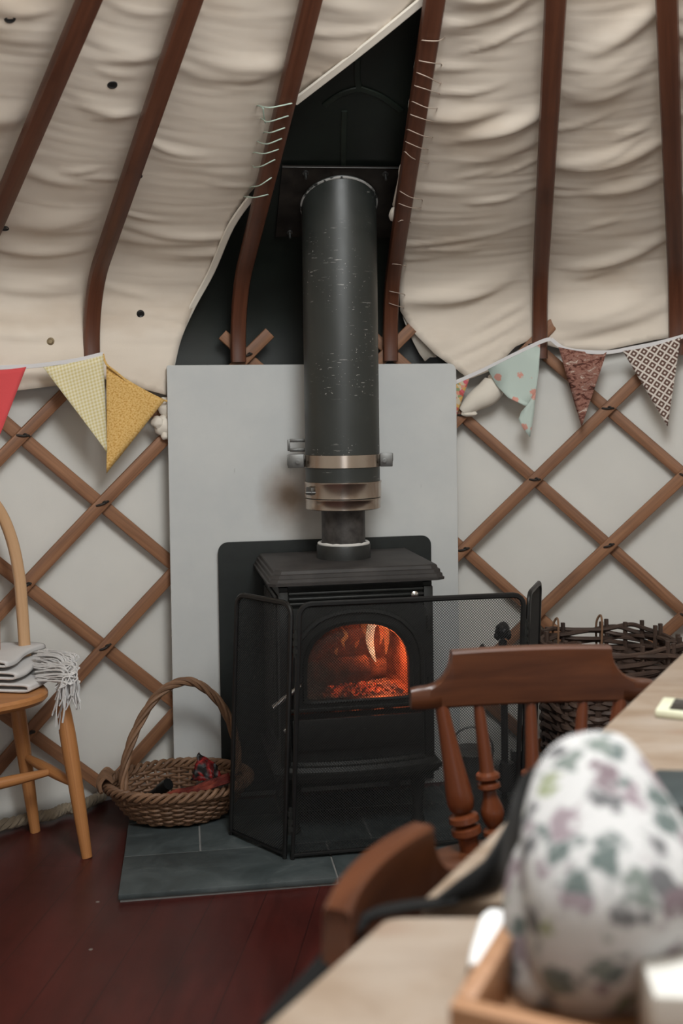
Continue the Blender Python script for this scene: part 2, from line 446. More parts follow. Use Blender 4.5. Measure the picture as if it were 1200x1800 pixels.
def layers(bm, rects, cap=True, mi=0):
    # rects: list of (list of xy, z): lofted stack
    R = [[bm.verts.new((x, y, z)) for x, y in p] for p, z in rects]
    n = len(R[0])
    for a, b in zip(R, R[1:]):
        for j in range(n): bm.faces.new((a[j], a[(j+1) % n], b[(j+1) % n], b[j])).material_index = mi
    if cap:
        bm.faces.new(R[0][::-1]).material_index = mi; bm.faces.new(R[-1]).material_index = mi
def Rz(a): return Matrix.Rotation(a, 3, 'Z')
def spline(pts, k=8, closed=False):
    P = [V(p) for p in pts]; n = len(P); o = []
    rng = range(n) if closed else range(n-1)
    for i in rng:
        p0 = P[(i-1) % n] if (closed or i) else P[0]; p1 = P[i]; p2 = P[(i+1) % n]; p3 = P[(i+2) % n] if (closed or i+2 < n) else P[-1]
        for j in range(k):
            t = j/k; o.append(.5*((2*p1)+(p2-p0)*t+(2*p0-5*p1+4*p2-p3)*t*t+(3*p1-p0-3*p2+p3)*t**3))
    if not closed: o.append(P[-1])
    return o

# ================================================================== SETTING
bm = B()
bmesh.ops.create_circle(bm, cap_ends=True, radius=2.6, segments=64, matrix=Matrix.Translation((CX, CY, 0)))
ex = bmesh.ops.extrude_face_region(bm, geom=list(bm.faces)); bmesh.ops.translate(bm, verts=[v for v in ex['geom'] if isinstance(v, bmesh.types.BMVert)], vec=(0, 0, -.06))
finish('floor', bm, M_floor, kind='structure')

def wall_mesh(r0, z0, z1, a0, a1, na, nz, wav=0):
    bm = B(); g = []
    for i in range(na+1):
        f = a0+(a1-a0)*i/na; row = []
        for j in range(nz+1):
            z = z0+(z1-z0)*j/nz
            w = noise.noise(V((f*3.2, z*1.3, 5)))*.012*wav+noise.noise(V((f*7, z*2.4, 1)))*.006*wav
            if wav and z < .30: w += (1-z/.30)*(.02*math.sin(f*26+z*9)+.018*noise.noise(V((f*9, z*9, 2))))-.02*(1-z/.30)
            if wav and j == nz and not -.40 < f < .06: z += .09
            r = r0+w; row.append(bm.verts.new((CX+r*math.sin(f), CY+r*math.cos(f), z)))
        g.append(row)
    for i in range(na):
        for j in range(nz): bm.faces.new((g[i][j], g[i+1][j], g[i+1][j+1], g[i][j+1]))
    return bm
DOOR = .24   # half angle of the doorway behind the camera
WALLTOP = 1.30
finish('wall_back', wall_mesh(2.405, 0, WALLTOP, -PI+DOOR, PI-DOOR, 300, 26, 1), M_wall, kind='structure', mods=[('SOLIDIFY', dict(thickness=.006, offset=1))])
finish('wall_outer', wall_mesh(2.47, 0, 1.52, -PI+DOOR, PI-DOOR, 120, 3), M_outer, kind='structure')
def roof_mesh(p0, p1, s0, s1, off, na, ns):
    bm = B(); g = [[bm.verts.new(RS(p0+(p1-p0)*i/na, s0+(s1-s0)*j/ns, off)) for j in range(ns+1)] for i in range(na+1)]
    for i in range(na):
        for j in range(ns): bm.faces.new((g[i][j], g[i+1][j], g[i+1][j+1], g[i][j+1]))
    return bm
STOP = S2+1.82
finish('ceiling', roof_mesh(-1.45, 1.45, .05, STOP, -.085, 80, 40), M_outer, kind='structure')
bm = B()
for p0, p1 in ((-PI, -1.35), (1.35, PI)):
    g = [[bm.verts.new(RS(p0+(p1-p0)*i/40, .03+(STOP-.03)*j/30, -.05)) for j in range(31)] for i in range(41)]
    for i in range(40):
        for j in range(30): bm.faces.new((g[i][j], g[i+1][j], g[i+1][j+1], g[i][j+1]))
finish('ceiling_back', bm, M_lining, kind='structure')
# welded seams in the outer cover
bm = B()
for seg in (((628, 105), (628, 140), (632, 160)), ((632, 155), (600, 165), (570, 185)), ((632, 155), (670, 170), (705, 195)), ((605, 195), (603, 290))):
    pts = [PRP(x, y, -.083) for x, y in seg]; pts = spline(pts, 6)
    sweep(bm, pts, rrect(.016, .006, .4), [RN(*PR(*seg[0]))]*len(pts))
finish('trim_1', bm, M_seam, kind='structure')

# ================================================================== ROOF POLES
def pole_phi(px, py): return PR(px, py, .02)[0]
POLES = [('brown roof pole crossing the top corner, beyond the one behind the gingham flag', pole_phi(82, 170)),
         ('brown roof pole rising from behind the yellow gingham flag', pole_phi(262, 210)),
         ('dark curved roof pole with pale green cord laced around it beside the flue', pole_phi(508, 150)),
         ('dark red-brown roof pole with thin pale cord lacing down the lining edge', pole_phi(725, 250)),
         ('dark brown roof pole meeting the trellis behind the pale blue flag', pole_phi(962, 250)),
         ('dark brown roof pole above the brown and white diamond flag', pole_phi(1180, 250))]
for lab, ph in POLES:
    bm = B(); ss = [S1-.03+.02*i for i in range(100)]; ss = [s for s in ss if s < STOP-.05]
    pts = [RS(ph, s, .026) for s in ss]; ups = [RN(ph, s) for s in ss]
    sweep(bm, pts, rrect(.047, .036, .32, 2), ups)
    o = finish('roof_pole', bm, M_pole, label=lab, cat='pole', group='roof poles of the yurt')
    root_thing(o, RS(ph, S1-.03, .026))
PH_ = [p for _, p in POLES]
PH_ALL = [PH_[0]-.19*2, PH_[0]-.19]+PH_+[PH_[-1]+.19, PH_[-1]+.38]

# ================================================================== ROOF LINING
def panel(phi):
    for i in range(len(PH_ALL)-1):
        if phi < PH_ALL[i+1] or i == len(PH_ALL)-2:
            return i, max(-1, min(1, 2*(phi-PH_ALL[i])/(PH_ALL[i+1]-PH_ALL[i])-1))
FOLDS = {}
def folds_of(i):
    if i not in FOLDS:
        rg = random.Random(100+i*7); right = i >= 5
        L = []
        for k in range(11 if right else 9):      # broad soft folds
            L.append((rg.uniform(.12, 1.55), rg.uniform(.004, .022), rg.uniform(.022, .055), rg.uniform(.005, .013)*(1.15 if right else .75), rg.uniform(-.6, .6), rg.uniform(.7, 1.5), rg.uniform(-.02, .02)))
        for k in range(21 if right else 14):      # narrow creases
            L.append((rg.uniform(.1, 1.6), rg.uniform(.002, .025), rg.uniform(.011, .018), rg.uniform(.002, .006)*(1.05 if right else .85), rg.uniform(-1, 1), rg.uniform(.35, 1.1), rg.uniform(-.035, .035)))
        if i == 5: L += [(.20, .015, .016, .012, .25, .75, .055), (.255, .02, .013, .009, .45, .5, .05), (.15, .01, .014, .009, .1, .6, .06), (.40, .03, .05, .016, -.2, 1.1, .02)]
        if i == 6: L += [(.33, .03, .06, .014, 0, 1.1, .02), (.50, .03, .03, .012, .2, .9, .03)]
        if i in (1, 2): L += [(.13, .012, .018, .010, .0, 1.1, .0), (.24, .015, .022, .010, -.2, 1.0, .0), (.37, .02, .03, .011, .1, 1.0, .0), (.52, .02, .03, .010, .0, 1.0, .01)]
        FOLDS[i] = L
    return FOLDS[i]
def wrinkle(phi, s, slope, amp=1.):
    i, t = panel(phi); k = 1-t*t; a = phi*2.3
    h = .018*k+.006*noise.noise(V((s*5, a*2, i*3.1)))
    wob = .012*noise.noise(V((a*5, s*4, 7.)))
    for s0, sag, w, d, tc, tw_, tilt in folds_of(i):
        x = s-(s0-sag*k+(slope+tilt)*t+wob)
        if x > 3*w or x < -1.9*w: continue
        u = (t-tc)/tw_
        if abs(u) >= 1: continue
        e = (1-u*u)**1.5
        h += amp*d*e*(math.exp(-(x/w)**2) if x > 0 else math.exp(-(x/(w*.55))**2))
    h += amp*.0016*noise.noise(V((s*60, a*4, i*5.)))
    return h*(.45+.55*min(1, (1-abs(t))*5+.2))
def lining(name, bound, slope, label, amp=1., step=.0092, off0=.0):
    bd = [V((p*2.3, s)) for p, s in bound]
    dense = []
    for a, b in zip(bd, bd[1:]+bd[:1]):
        k = max(1, int((b-a).length/step))
        dense += [a.lerp(b, j/k) for j in range(k)]
    x0 = min(p.x for p in dense); x1 = max(p.x for p in dense); y0 = min(p.y for p in dense); y1 = max(p.y for p in dense)
    cl = set()
    for p in dense:
        for dx in (-1, 0, 1):
            for dy in (-1, 0, 1): cl.add((round(p.x/step)+dx, round(p.y/step)+dy))
    vs = list(dense)
    for i in range(int(x0/step)-1, int(x1/step)+2):
        for j in range(int(y0/step)-1, int(y1/step)+2):
            if (i, j) not in cl: vs.append(V((i*step, j*step)))
    n = len(dense)
    r = delaunay_2d_cdt(vs, [(i, (i+1) % n) for i in range(n)], [list(range(n))], 1, 1e-5)
    bm = B()
    bv = []
    for p in r[0]:
        phi = p.x/2.3; s = p.y
        b_ = max(0., min(1., (s-S1+.02)/.22)); b_ = b_*b_*(3-2*b_)
        bv.append(bm.verts.new(RS(phi, s, off0*(1-b_)-.026*b_+wrinkle(phi, s, slope, amp)*(.6+.4*b_))))
    for f in r[2]:
        try: bm.faces.new([bv[i] for i in f])
        except ValueError: pass
    for v in [v for v in bm.verts if not v.link_faces]: bm.verts.remove(v)
    o = finish(name, bm, M_lining2, label=label, cat='lining', mods=[('SOLIDIFY', dict(thickness=.004, offset=-1))], sharp=80)
    return o
edgeL = [(850, -95), (745, 0), (640, 85), (515, 182), (495, 240), (476, 310), (440, 349), (405, 400), (372, 478), (338, 540), (314, 595), (300, 650), (288, 697)]
bl = [PR(*p) for p in edgeL]
hemL = [PR(*p) for p in ((245, 684), (190, 664), (100, 680), (0, 692))]
bl += hemL+[(-1.42, hemL[-1][1]), (-1.42, SMAX-.2), (bl[0][0], SMAX-.2)]
LL = lining('canvas_lining', bl, 0.0, 'cream canvas roof lining with black eyelets and a diagonal cut edge, gingham bunting side', 1.0, off0=.021)
edgeR = [(772, -95), (748, 0), (741, 62), (726, 150), (713, 250), (702, 320), (690, 372), (706, 440), (703, 500), (704, 545), (727, 585), (764, 622), (795, 647), (824, 664)]
br = [PR(*p) for p in edgeR]
hemR = [PR(*p) for p in ((868, 650), (905, 612), (930, 596), (985, 612), (1060, 618), (1150, 598), (1200, 592))]
br += hemR+[(1.42, hemR[-1][1]), (1.42, SMAX-.2), (br[0][0], SMAX-.2)]
LR = lining('canvas_lining', br, .045, 'heavily wrinkled cream canvas roof lining laced to a pole on the diamond flag side', 1.3, off0=.001)
def hem(px, par, r=.006):
    pts = spline([PRP(x, y, .0) for x, y in px], 6)
    bm = B(); sweep(bm, pts, rrect(.022, .007, .4), [RN(*PR(*px[0], 0))]*len(pts))
    return finish('hem', bm, M_hem, par)
hem([(775, -28), (742, 1), (637, 87), (517, 180)], LL)
hem([(441, 347), (405, 399), (371, 478), (337, 541), (313, 596), (300, 650), (289, 694)], LL)
# eyelets
for x, y, m in ((20, 43, M_eye), (200, 163, M_eye), (246, 327, M_eye), (12, 419, M_eye), (248, 554, M_eye), (87, 597, M_eyeb)):
    ph, s = PR(x, y, .02); nrm = RN(ph, s); w = wrinkle(ph, s, 0, .95)
    b_ = max(0., min(1., (s-S1+.02)/.22)); b_ = b_*b_*(3-2*b_); c = RS(ph, s, .021*(1-b_)-.026*b_+w*(.6+.4*b_)+.003)
    bm = B(); u = nrm.orthogonal().normalized(); v2 = nrm.cross(u)
    ring = [c+(u*math.cos(2*PI*i/16)+v2*math.sin(2*PI*i/16))*.0085 for i in range(16)]
    tube(bm, ring, .0038, 6, True)
    lathe(bm, [(.006, -.001), (.006, .002)], 12, c, c+nrm)
    finish('eyelet', bm, m, LL)
# lacing cords
bm = B()
lac = [((455, 186), (475, 189), (511, 182)), ((462, 210), (472, 214), (505, 204)), ((466, 232), (476, 233), (499, 225)), ((455, 250), (470, 253), (494, 244)), ((448, 268), (465, 270), (488, 263)), ((447, 294), (460, 292), (482, 281)), ((443, 328), (456, 326), (476, 313)), ((432, 346), (448, 347), (470, 342))]
path = []
for q, (a, b, c) in enumerate(lac):
    seg = [PRP(a[0]-4, a[1], -.035), PRP(*a, .014), PRP(*b, .05), PRP(*c, .047), PRP(c[0]+3, c[1], .010)]
    path += seg if q % 2 == 0 else seg[::-1]
tube(bm, spline(path, 5), .0016, 6)
tube(bm, spline([PRP(455, 186, .014), PRP(462, 190, .02), PRP(463, 200, .02), PRP(466, 216, .014)], 5), .002, 6)
tube(bm, spline([PRP(515, 182, .014), PRP(498, 235, .014), PRP(478, 305, .012), PRP(470, 345, .012)], 6), .002, 6)
finish('lacing_cord', bm, M_cordg, LL, label='pale green lacing cord')
bm = B()
lacr = [((739, 70), (768, 72), (778, 68)), ((734, 106), (761, 111), (774, 112)), ((730, 127), (755, 137), (772, 146)), ((726, 150), (752, 158), (770, 164)), ((722, 178), (749, 189), (766, 191)), ((719, 201), (746, 210), (762, 214)), ((714, 227), (741, 238), (757, 242)), ((711, 249), (738, 260), (750, 262)), ((708, 266), (725, 278), (750, 288)), ((700, 336), (722, 347), (740, 350)), ((698, 357), (718, 364), (736, 366)), ((696, 389), (706, 387), (720, 390)), ((686, 463), (702, 465), (712, 468)), ((681, 511), (700, 515), (710, 517)), ((680, 532), (696, 537), (708, 540))]
path = []
for q, (a, b, c) in enumerate(lacr):
    seg = [PRP(*a, .006), PRP(a[0]+4, a[1]+1, .047), PRP(*b, .048), PRP(*c, .012), PRP(c[0]+4, c[1], -.035)]
    path += seg if q % 2 == 0 else seg[::-1]
tube(bm, spline(path, 5), .0012, 6)
finish('lacing_cord', bm, M_cordp, LR, label='thin pale lacing cord')
# rolled edge strip beside the pole on that side
bm = B()
pts = spline([PRP(x, y, .012) for x, y in ((742, 62), (735, 90), (727, 150), (719, 200), (712, 262), (704, 300), (700, 345), (692, 372), (690, 388))], 6)
tube(bm, pts, [.004+.002*math.sin(i*.9)+(.007 if i > len(pts)-9 and i < len(pts)-2 else 0) for i in range(len(pts))], 8)
finish('rolled_edge', bm, M_hem, LR)
# frayed under-layer showing below the lacing
bm = B()
fr = [(706, 556), (716, 580), (726, 602), (737, 622), (746, 635), (755, 628), (768, 628), (752, 605), (735, 585), (718, 560)]
a_ = [bm.verts.new(PRP(x+random.uniform(-1.5, 1.5), y, -.02)) for x, y in fr]
bm.faces.new(a_)
finish('frayed_flap', bm, M_hem, LR, mods=[('SOLIDIFY', dict(thickness=.004))])
# tied corners
def lump(bm, c, r, sq=(1, 1, 1), seed=0):
    q = bmesh.ops.create_icosphere(bm, subdivisions=3, radius=1)
    for v in q['verts']:
        d = v.co.normalized(); k = 1+.22*noise.noise(d*1.6+V((seed, 0, 0)))+.08*noise.noise(d*5+V((0, seed, 0)))
        v.co = V(c)+V((d.x*sq[0], d.y*sq[1], d.z*sq[2]))*r*k
bm = B()
lump(bm, PW(287, 748, 2.33), .03, (1, .7, 1), 1); lump(bm, PW(276, 742, 2.32), .018, (1, .8, 1), 4); lump(bm, PW(292, 715, 2.33), .024, (1, .7, 1.3), 2); lump(bm, PW(290, 765, 2.325), .014, (1, .8, 1), 3)
finish('tied_corner', bm, M_hem, LL, label='knotted white canvas corner')
bm = B()
p = spline([PW(x, y, 2.335) for x, y in ((812, 724), (835, 705), (858, 690), (872, 668), (866, 655))], 6)
tube(bm, p, [.012+.028*math.sin(PI*min(1, (i+1)/len(p)*.93)) for i in range(len(p))], 12)
lump(bm, PW(824, 726, 2.33), .017, (1.5, .6, .7), 6)
finish('tied_corner', bm, M_hem, LR, label='rolled white canvas corner')

# ================================================================== TRELLIS
TR = thing('trellis', 'brown wooden trellis of crossed slats tied at the joints along the canvas wall', 'trellis', WP(-.2, 0))
def zj(a, j): return 1.335+.030*(a+1.0)-.2145*j
A0, DA = -1.028, .2285                 # column positions on the wall
def refit():
    # columns measured on the wall at radius RW
    import itertools
    obs = [(-2, (37, 785)), (-1, (175, 905)), (0, (305, 1012)), (0, (303, 770)), (-1, (188, 1158)), (0, (318, 1257)), (4, (820, 742)), (5, (945, 850)), (6, (1063, 735)), (6, (1066, 980)), (7, (1200, 850))]
    n = len(obs); xs = [k for k, _ in obs]; ys = [AZ(PW(*p))[0] for _, p in obs]
    mx = sum(xs)/n; my = sum(ys)/n
    sl = sum((x-mx)*(y-my) for x, y in zip(xs, ys))/sum((x-mx)**2 for x in xs)
    return my-sl*mx, sl
A0, DA = refit()                        # column k at a = A0+k*DA ; feet on odd columns
def zc(a, j): return 1.337+.03*(a-A0+DA)-.2145*j
def slat_pts(k0, sgn, z_hi_j, z_lo, r):
    # a slat whose top crossing is column k0 (level 0) running down in direction sgn
    pts = []; nrm = []
    jmax = 6.05
    for i in range(0, 80):
        j = -.32+i*.08
        a = A0+(k0+sgn*j)*DA; z = zc(a, j)
        if z < z_lo or j > jmax: break
        f = a/RW
        pts.append(WP(a, z, r)); nrm.append(V((-math.sin(f), -math.cos(f), 0)))
    return pts, nrm
ktops = [k for k in range(-13, 16, 2)]     # pole feet at odd columns
nb = 0
for k in ktops:
    for sgn, r in ((-1, RW-.012), (1, RW+.010)):
        lo_a = A0+(k+sgn*5.5)*DA; hi_a = A0+k*DA
        if max(lo_a, hi_a) < -1.75 or min(lo_a, hi_a) > 1.45: continue
        pts, nrm = slat_pts(k, sgn, 0, .05, r)
        w = .037+random.uniform(-.002, .002)
        bm = B(); sweep(bm, pts, rrect(w, .015, .3, 2), nrm)
        finish('slat', bm, M_slat, TR, world=True); nb += 1
def knot_at(k, j):
    a = A0+k*DA; z = zc(a, j); c = WP(a, z, RW-.022); f = a/RW
    tx = V((math.cos(f), -math.sin(f), 0)); inn = V((-math.sin(f), -math.cos(f), 0)); up = V((0, 0, 1))
    bm = B(); s = random.uniform(.8, 1.2); t = random.uniform(-.4, .4)
    d = (tx*math.cos(t)+up*math.sin(t))
    tube(bm, spline([c-d*.016*s-inn*.004, c+inn*.002, c+d*.014*s-inn*.001+up*.003, c+d*.018*s-inn*.008], 4), .0035, 6)
    tube(bm, spline([c+up*.004+d*.002, c+inn*.004+d*.007+up*.006, c+d*.013+up*.001+inn*.003], 4), .003, 6)
    finish('knot', bm, M_knot, TR, world=True)
for k in range(-6, 11):
    for j in range(0, 6):
        if (k+j) % 2 == 0: continue
        a = A0+k*DA
        if a < -1.7 or a > 1.1 or zc(a, j) < .1: continue
        knot_at(k, j)

# ================================================================== BUNTING
def flag(par, corners, mat, R, name='flag', lift=0, rip=.006, seed=0, fold=None):
    a, b, c = [PW(x, y, R) for x, y in corners]
    n = 14; bm = B(); uv = bm.loops.layers.uv.verify(); g = {}
    ex = (b-a).normalized(); nr = V((CX-(a.x+b.x)/2, CY-(a.y+b.y)/2, 0)).normalized(); ez = (c-(a+b)/2).normalized()
    W = {}
    for j in range(n+1):
        for i in range(n+1-j):
            u = i/n; v = j/n; p = a+(b-a)*u+(c-a)*v
            sag = -.006*math.sin(PI*min(1, u/(1-v+1e-6)))*(1-v)
            p = p+V((0, 0, sag))
            t = u/(1-v+1e-6) if v < 1 else .5
            off = rip*(math.sin(t*7+seed)*(.25+v)+noise.noise(p*9+V((seed, 0, 0)))*1.2)+lift*v
            if fold: off += fold*max(0, v-.45)*math.sin(t*4+1.2)*2
            q = p+nr*off
            g[i, j] = bm.verts.new(q); W[g[i, j]] = ((p-a).dot(ex), (p-a).dot(ez))
    for j in range(n):
        for i in range(n-j):
            fs = [(g[i, j], g[i+1, j], g[i, j+1])]
            if i+j < n-1: fs.append((g[i+1, j], g[i+1, j+1], g[i, j+1]))
            for f in fs:
                f = bm.faces.new(f)
                for lp in f.loops: lp[uv].uv = W[lp.vert]
    return finish(name, bm, mat, par, world=True, sharp=80, mods=[('SOLIDIFY', dict(thickness=.0015))])
def tape(par, px, R, m=None, w=.012):
    pts = spline([PW(x, y, r) for (x, y), r in zip(px, R)], 8)
    nr = [V((CX-p.x, CY-p.y, 0)).normalized() for p in pts]
    bm = B(); sweep(bm, pts, rrect(w, .003, .3), nr); finish('tape', bm, m or M_tape, par, world=True)
BL = thing('bunting', 'bunting string of red, gingham and mustard flags under the eyelet lining', 'bunting', PW(180, 625, 2.26))
tape(BL, [(-60, 648), (0, 646), (50, 644), (95, 639), (140, 632), (181, 622)], [2.25]*6)
tape(BL, [(181, 622), (187, 640), (205, 655), (240, 683), (270, 698), (305, 708)], [2.25, 2.25, 2.255, 2.268, 2.283, 2.31], M_fmust, .006)
flag(BL, ((-55, 648), (46, 645), (-2, 768)), M_fred, 2.25, seed=1, rip=.003).__setitem__('label', 'plain red flag')
flag(BL, ((74, 643), (181, 624), (188, 796)), M_fging, 2.25, seed=2, rip=.004).__setitem__('label', 'pale yellow gingham flag')
flag(BL, ((187, 642), (290, 703), (187, 832)), M_fmust, 2.262, seed=3, rip=.004).__setitem__('label', 'mustard speckled flag')
BR = thing('bunting', 'bunting string of floral, blue-green, brown print and diamond flags', 'bunting', PW(950, 602, 2.29))
tape(BR, [(760, 688), (800, 672), (850, 650), (900, 625), (950, 601), (968, 596)], [2.315, 2.315, 2.305, 2.295, 2.285, 2.285])
tape(BR, [(968, 596), (990, 612), (1025, 618), (1070, 619), (1110, 612), (1160, 602), (1230, 583)], [2.285]*7)
flag(BR, ((757, 691), (826, 662), (801, 733)), M_fflor, 2.314, seed=4, rip=.002).__setitem__('label', 'small red floral flag')
bm = B(); uvl = bm.loops.layers.uv.verify()
for poly, rr0 in ((((857, 649), (903, 626), (949, 604), (946, 650), (941, 690), (936, 712), (922, 713), (893, 699), (872, 677)), 2.288), (((941, 690), (938, 728), (931, 768), (919, 753), (911, 737), (916, 724), (926, 712)), 2.278)):
    vv = []
    for q, (x, y) in enumerate(poly):
        p = PW(x, y, rr0+.004*math.sin(q*1.7)); vv.append(bm.verts.new(p))
    f = bm.faces.new(vv)
    for lp, (x, y) in zip(f.loops, poly): lp[uvl].uv = (x/590, y/590)
bmesh.ops.triangulate(bm, faces=bm.faces)
bmesh.ops.subdivide_edges(bm, edges=bm.edges, cuts=2, use_grid_fill=True)
finish('flag', bm, M_fblue, BR, world=True, sharp=80, mods=[('SOLIDIFY', dict(thickness=.0015))])['label'] = 'pale blue-green flag with pink flowers and folded tip'
flag(BR, ((981, 610), (1066, 619), (1022, 750)), M_fbrn, 2.285, seed=6, rip=.007).__setitem__('label', 'brown photographic print flag')
flag(BR, ((1094, 617), (1196, 593), (1173, 750)), M_fdiam, 2.285, seed=7, rip=.004).__setitem__('label', 'brown flag with white diamond pattern')

# ================================================================== HEARTH
HZ = .02
HYAW = math.radians(8.5)
hfl = PH(206, 1574, HZ); HWD, HDP = 1.48, .58
HE = thing('slate_hearth', 'dark grey slate tile hearth on the floor under the stove', 'hearth', (hfl.x, hfl.y, 0), HYAW)
bm = B()
box(bm, (HWD/2, HDP/2, .009), (HWD-.012, HDP-.012, .018))
finish('grout_bed', bm, M_grout, HE)
bm = B()
xs1 = (0, .535, 1.0, 1.48); xs2 = (0, .20, .66, 1.12, 1.48); xs3 = (0, .43, .93, 1.48)
for (y0, y1), xs in (((0, .225), xs1), ((.225, .45), xs2), ((.45, .58), xs3)):
    for a, b in zip(xs, xs[1:]):
        dz = random.uniform(-.001, .001)
        box(bm, ((a+b)/2, (y0+y1)/2, .006+.007+dz), (b-a-.004, y1-y0-.004, .014), bev=.0025)
for v in bm.verts:
    v.co += V((noise.noise(v.co*30), noise.noise(v.co*30+V((5, 0, 0))), 0))*.003
finish('slate_tiles', bm, M_slate, HE)

# ================================================================== FIRE BOARD + HEAT SHIELD
bl_, br_ = V((-.520, 3.155, 0)), V((.362, 3.300, 0))
BY = math.atan2(br_.y-bl_.y, br_.x-bl_.x); bw = (br_-bl_).length; bmid = (bl_+br_)/2
bd_top = PY(304, 642, bl_.y).z
BD = B()
R_ = .022; w2 = bw/2
out = [(-w2, 0), (w2, 0), (w2, bd_top-R_)]+[(w2-R_+R_*math.cos(t*PI/8), bd_top-R_+R_*math.sin(t*PI/8)) for t in range(1, 5)]+[(-w2+.004, bd_top), (-w2, bd_top-.004)]
prism(BD, out, .012)
o = finish('fire_board', BD, M_board, label='pale grey fireproof board standing behind the stove and flue', cat='board', mods=[('BEVEL', dict(width=.0015, segments=2))])
o.location = (bmid.x, bmid.y, .0); o.rotation_euler = (0, 0, BY)

# ================================================================== STOVE
SY = math.radians(10.5)
sx, sy_ = math.cos(SY), math.sin(SY)
SC = V((.004, 3.018, HZ))                 # centre of the stove on the hearth
ST = thing('wood_stove', 'black cast iron wood burning stove with arched glass door and lit fire', 'stove', SC, SY)
ZT = .730
def rect(w, d, dy=0, ch=.0): 
    a, b = w/2, d/2
    if ch: return [(-a+ch, -b+dy), (a-ch, -b+dy), (a, -b+ch*.6+dy), (a, b+dy), (-a, b+dy), (-a, -b+ch*.6+dy)]
    return [(-a, -b+dy), (a, -b+dy), (a, b+dy), (-a, b+dy)]
TW, TD = .484, .40
bm = B()
layers(bm, [(rect(TW-2*i, TD-2*i, 0, .02), z) for z, i in ((ZT-.046, .03), (ZT-.042, .010), (ZT-.041, .0), (ZT-.034, -.001), (ZT-.032, .003), (ZT-.024, .004), (ZT-.022, .008), (ZT-.013, .009), (ZT-.011, .014), (ZT-.003, .016), (ZT, .020))])
finish('top_plate', bm, plain('dusty_iron', (.034, .030, .028), .6, .1, .3, 14, bump=.1), ST, sharp=25)
BWD, BF, BBk = .425, -.165, .185          # body width, front y, back y
bm = B()
zb, zt_ = .175, ZT-.05
box(bm, (-BWD/2+.012, (BF+BBk)/2, (zb+zt_)/2), (.024, BBk-BF, zt_-zb))
box(bm, (BWD/2-.012, (BF+BBk)/2, (zb+zt_)/2), (.024, BBk-BF, zt_-zb))
box(bm, (0, BBk-.012, (zb+zt_)/2), (BWD-.05, .024, zt_-zb))
box(bm, (0, (BF+BBk)/2-.012, zb+.012), (BWD-.05, BBk-BF-.024, .024))
box(bm, (0, (BF+BBk)/2-.012, zt_-.012), (BWD-.05, BBk-BF-.024, .024))
box(bm, (0, BF+.010, .640), (BWD-.05, .02, .085))       # lintel
box(bm, (0, BF+.010, .265), (BWD-.05, .02, .14))        # lower front
for sxx in (-1, 1):                                     # pilasters and side ribs
    box(bm, (sxx*(BWD/2-.012), BF-.004, (zb+zt_)/2), (.026, .012, zt_-zb-.02), bev=.003)
    for q in range(9): box(bm, (sxx*(BWD/2+.002), BF+.05+q*.032, (zb+zt_)/2+.02), (.008, .012, zt_-zb-.12), bev=.0025)
    box(bm, (sxx*(BWD/2+.002), (BF+BBk)/2, zt_-.03), (.008, BBk-BF-.04, .014), bev=.003)
finish('body', bm, M_black, ST)
bm = B()
box(bm, (0, BBk-.03, .43), (BWD-.07, .012, .34)); box(bm, (-BWD/2+.036, .01, .43), (.012, .27, .34)); box(bm, (BWD/2-.036, .01, .43), (.012, .27, .34))
box(bm, (0, .0, .348), (BWD-.07, .25, .02))
finish('firebrick_lining', bm, M_soot, ST)
# vent slider
bm = B()
for q, z in enumerate((ZT-.066, ZT-.080, ZT-.094)): box(bm, (0, BF-.006-.003*(q == 1), z), (BWD-.05, .012, .008), bev=.003)
vs_ = finish('air_vent', bm, M_black, ST)
bm = B(); lathe(bm, [(.003, 0), (.003, .012), (.008, .014), (.011, .020), (.010, .028), (.004, .032)], 16, (.155, BF-.01, ZT-.078), (.155, BF-.1, ZT-.078))
finish('knob', bm, M_chrome, vs_, label='bright metal knob')
# door with arched window
GW, GZ0, GZ1 = .140, .375, .575
DW, DZ0, DZ1 = .192, .345, .625
def arch(w, z0, zs, z1, n=40):
    pts = []
    c = V((0, (z0+z1)/2))
    for i in range(n):
        t = 2*PI*i/n; d = V((math.cos(t), math.sin(t)))
        lo, hi = 0, 1.
        for _ in range(30):
            m = (lo+hi)/2; x, z = c.x+d.x*m, c.y+d.y*m
            ins = abs(x) <= w and z >= z0 and (z <= zs or (abs(x)/w)**2.4+((z-zs)/(z1-zs))**2.4 <= 1)
            if ins: lo = m
            else: hi = m
        pts.append((c.x+d.x*lo, c.y+d.y*lo))
    return pts
NA = 72
inner = arch(GW, GZ0, .45, GZ1, NA)
def scaled(k, dz=0): return arch(GW+k, GZ0-k*.6, .45, GZ1+k, NA)
outer = []
cz = (GZ0+GZ1)/2
for i in range(NA):
    t = 2*PI*i/NA; dx, dz = math.cos(t), math.sin(t)
    k = min(DW/abs(dx) if abs(dx) > 1e-6 else 9, ((DZ1-cz) if dz > 0 else (cz-DZ0))/abs(dz) if abs(dz) > 1e-6 else 9)
    outer.append((dx*k, cz+dz*k))
bm = B()
yf = BF-.016
def ring(pts, y): return [bm.verts.new((x, y, z)) for x, z in pts]
rs = [ring(outer, BF-.001), ring(outer, yf), ring(scaled(.045), yf), ring(scaled(.042), yf-.008), ring(scaled(.034), yf-.009), ring(scaled(.031), yf-.001), ring(scaled(.014), yf-.001), ring(scaled(.011), yf-.008), ring(scaled(.002), yf-.006), ring(inner, yf), ring(inner, BF-.001)]
for a, b in zip(rs, rs[1:]):
    for j in range(NA): bm.faces.new((a[j], a[(j+1) % NA], b[(j+1) % NA], b[j]))
for j in range(NA): bm.faces.new((rs[-1][j], rs[-1][(j+1) % NA], rs[0][(j+1) % NA], rs[0][j]))
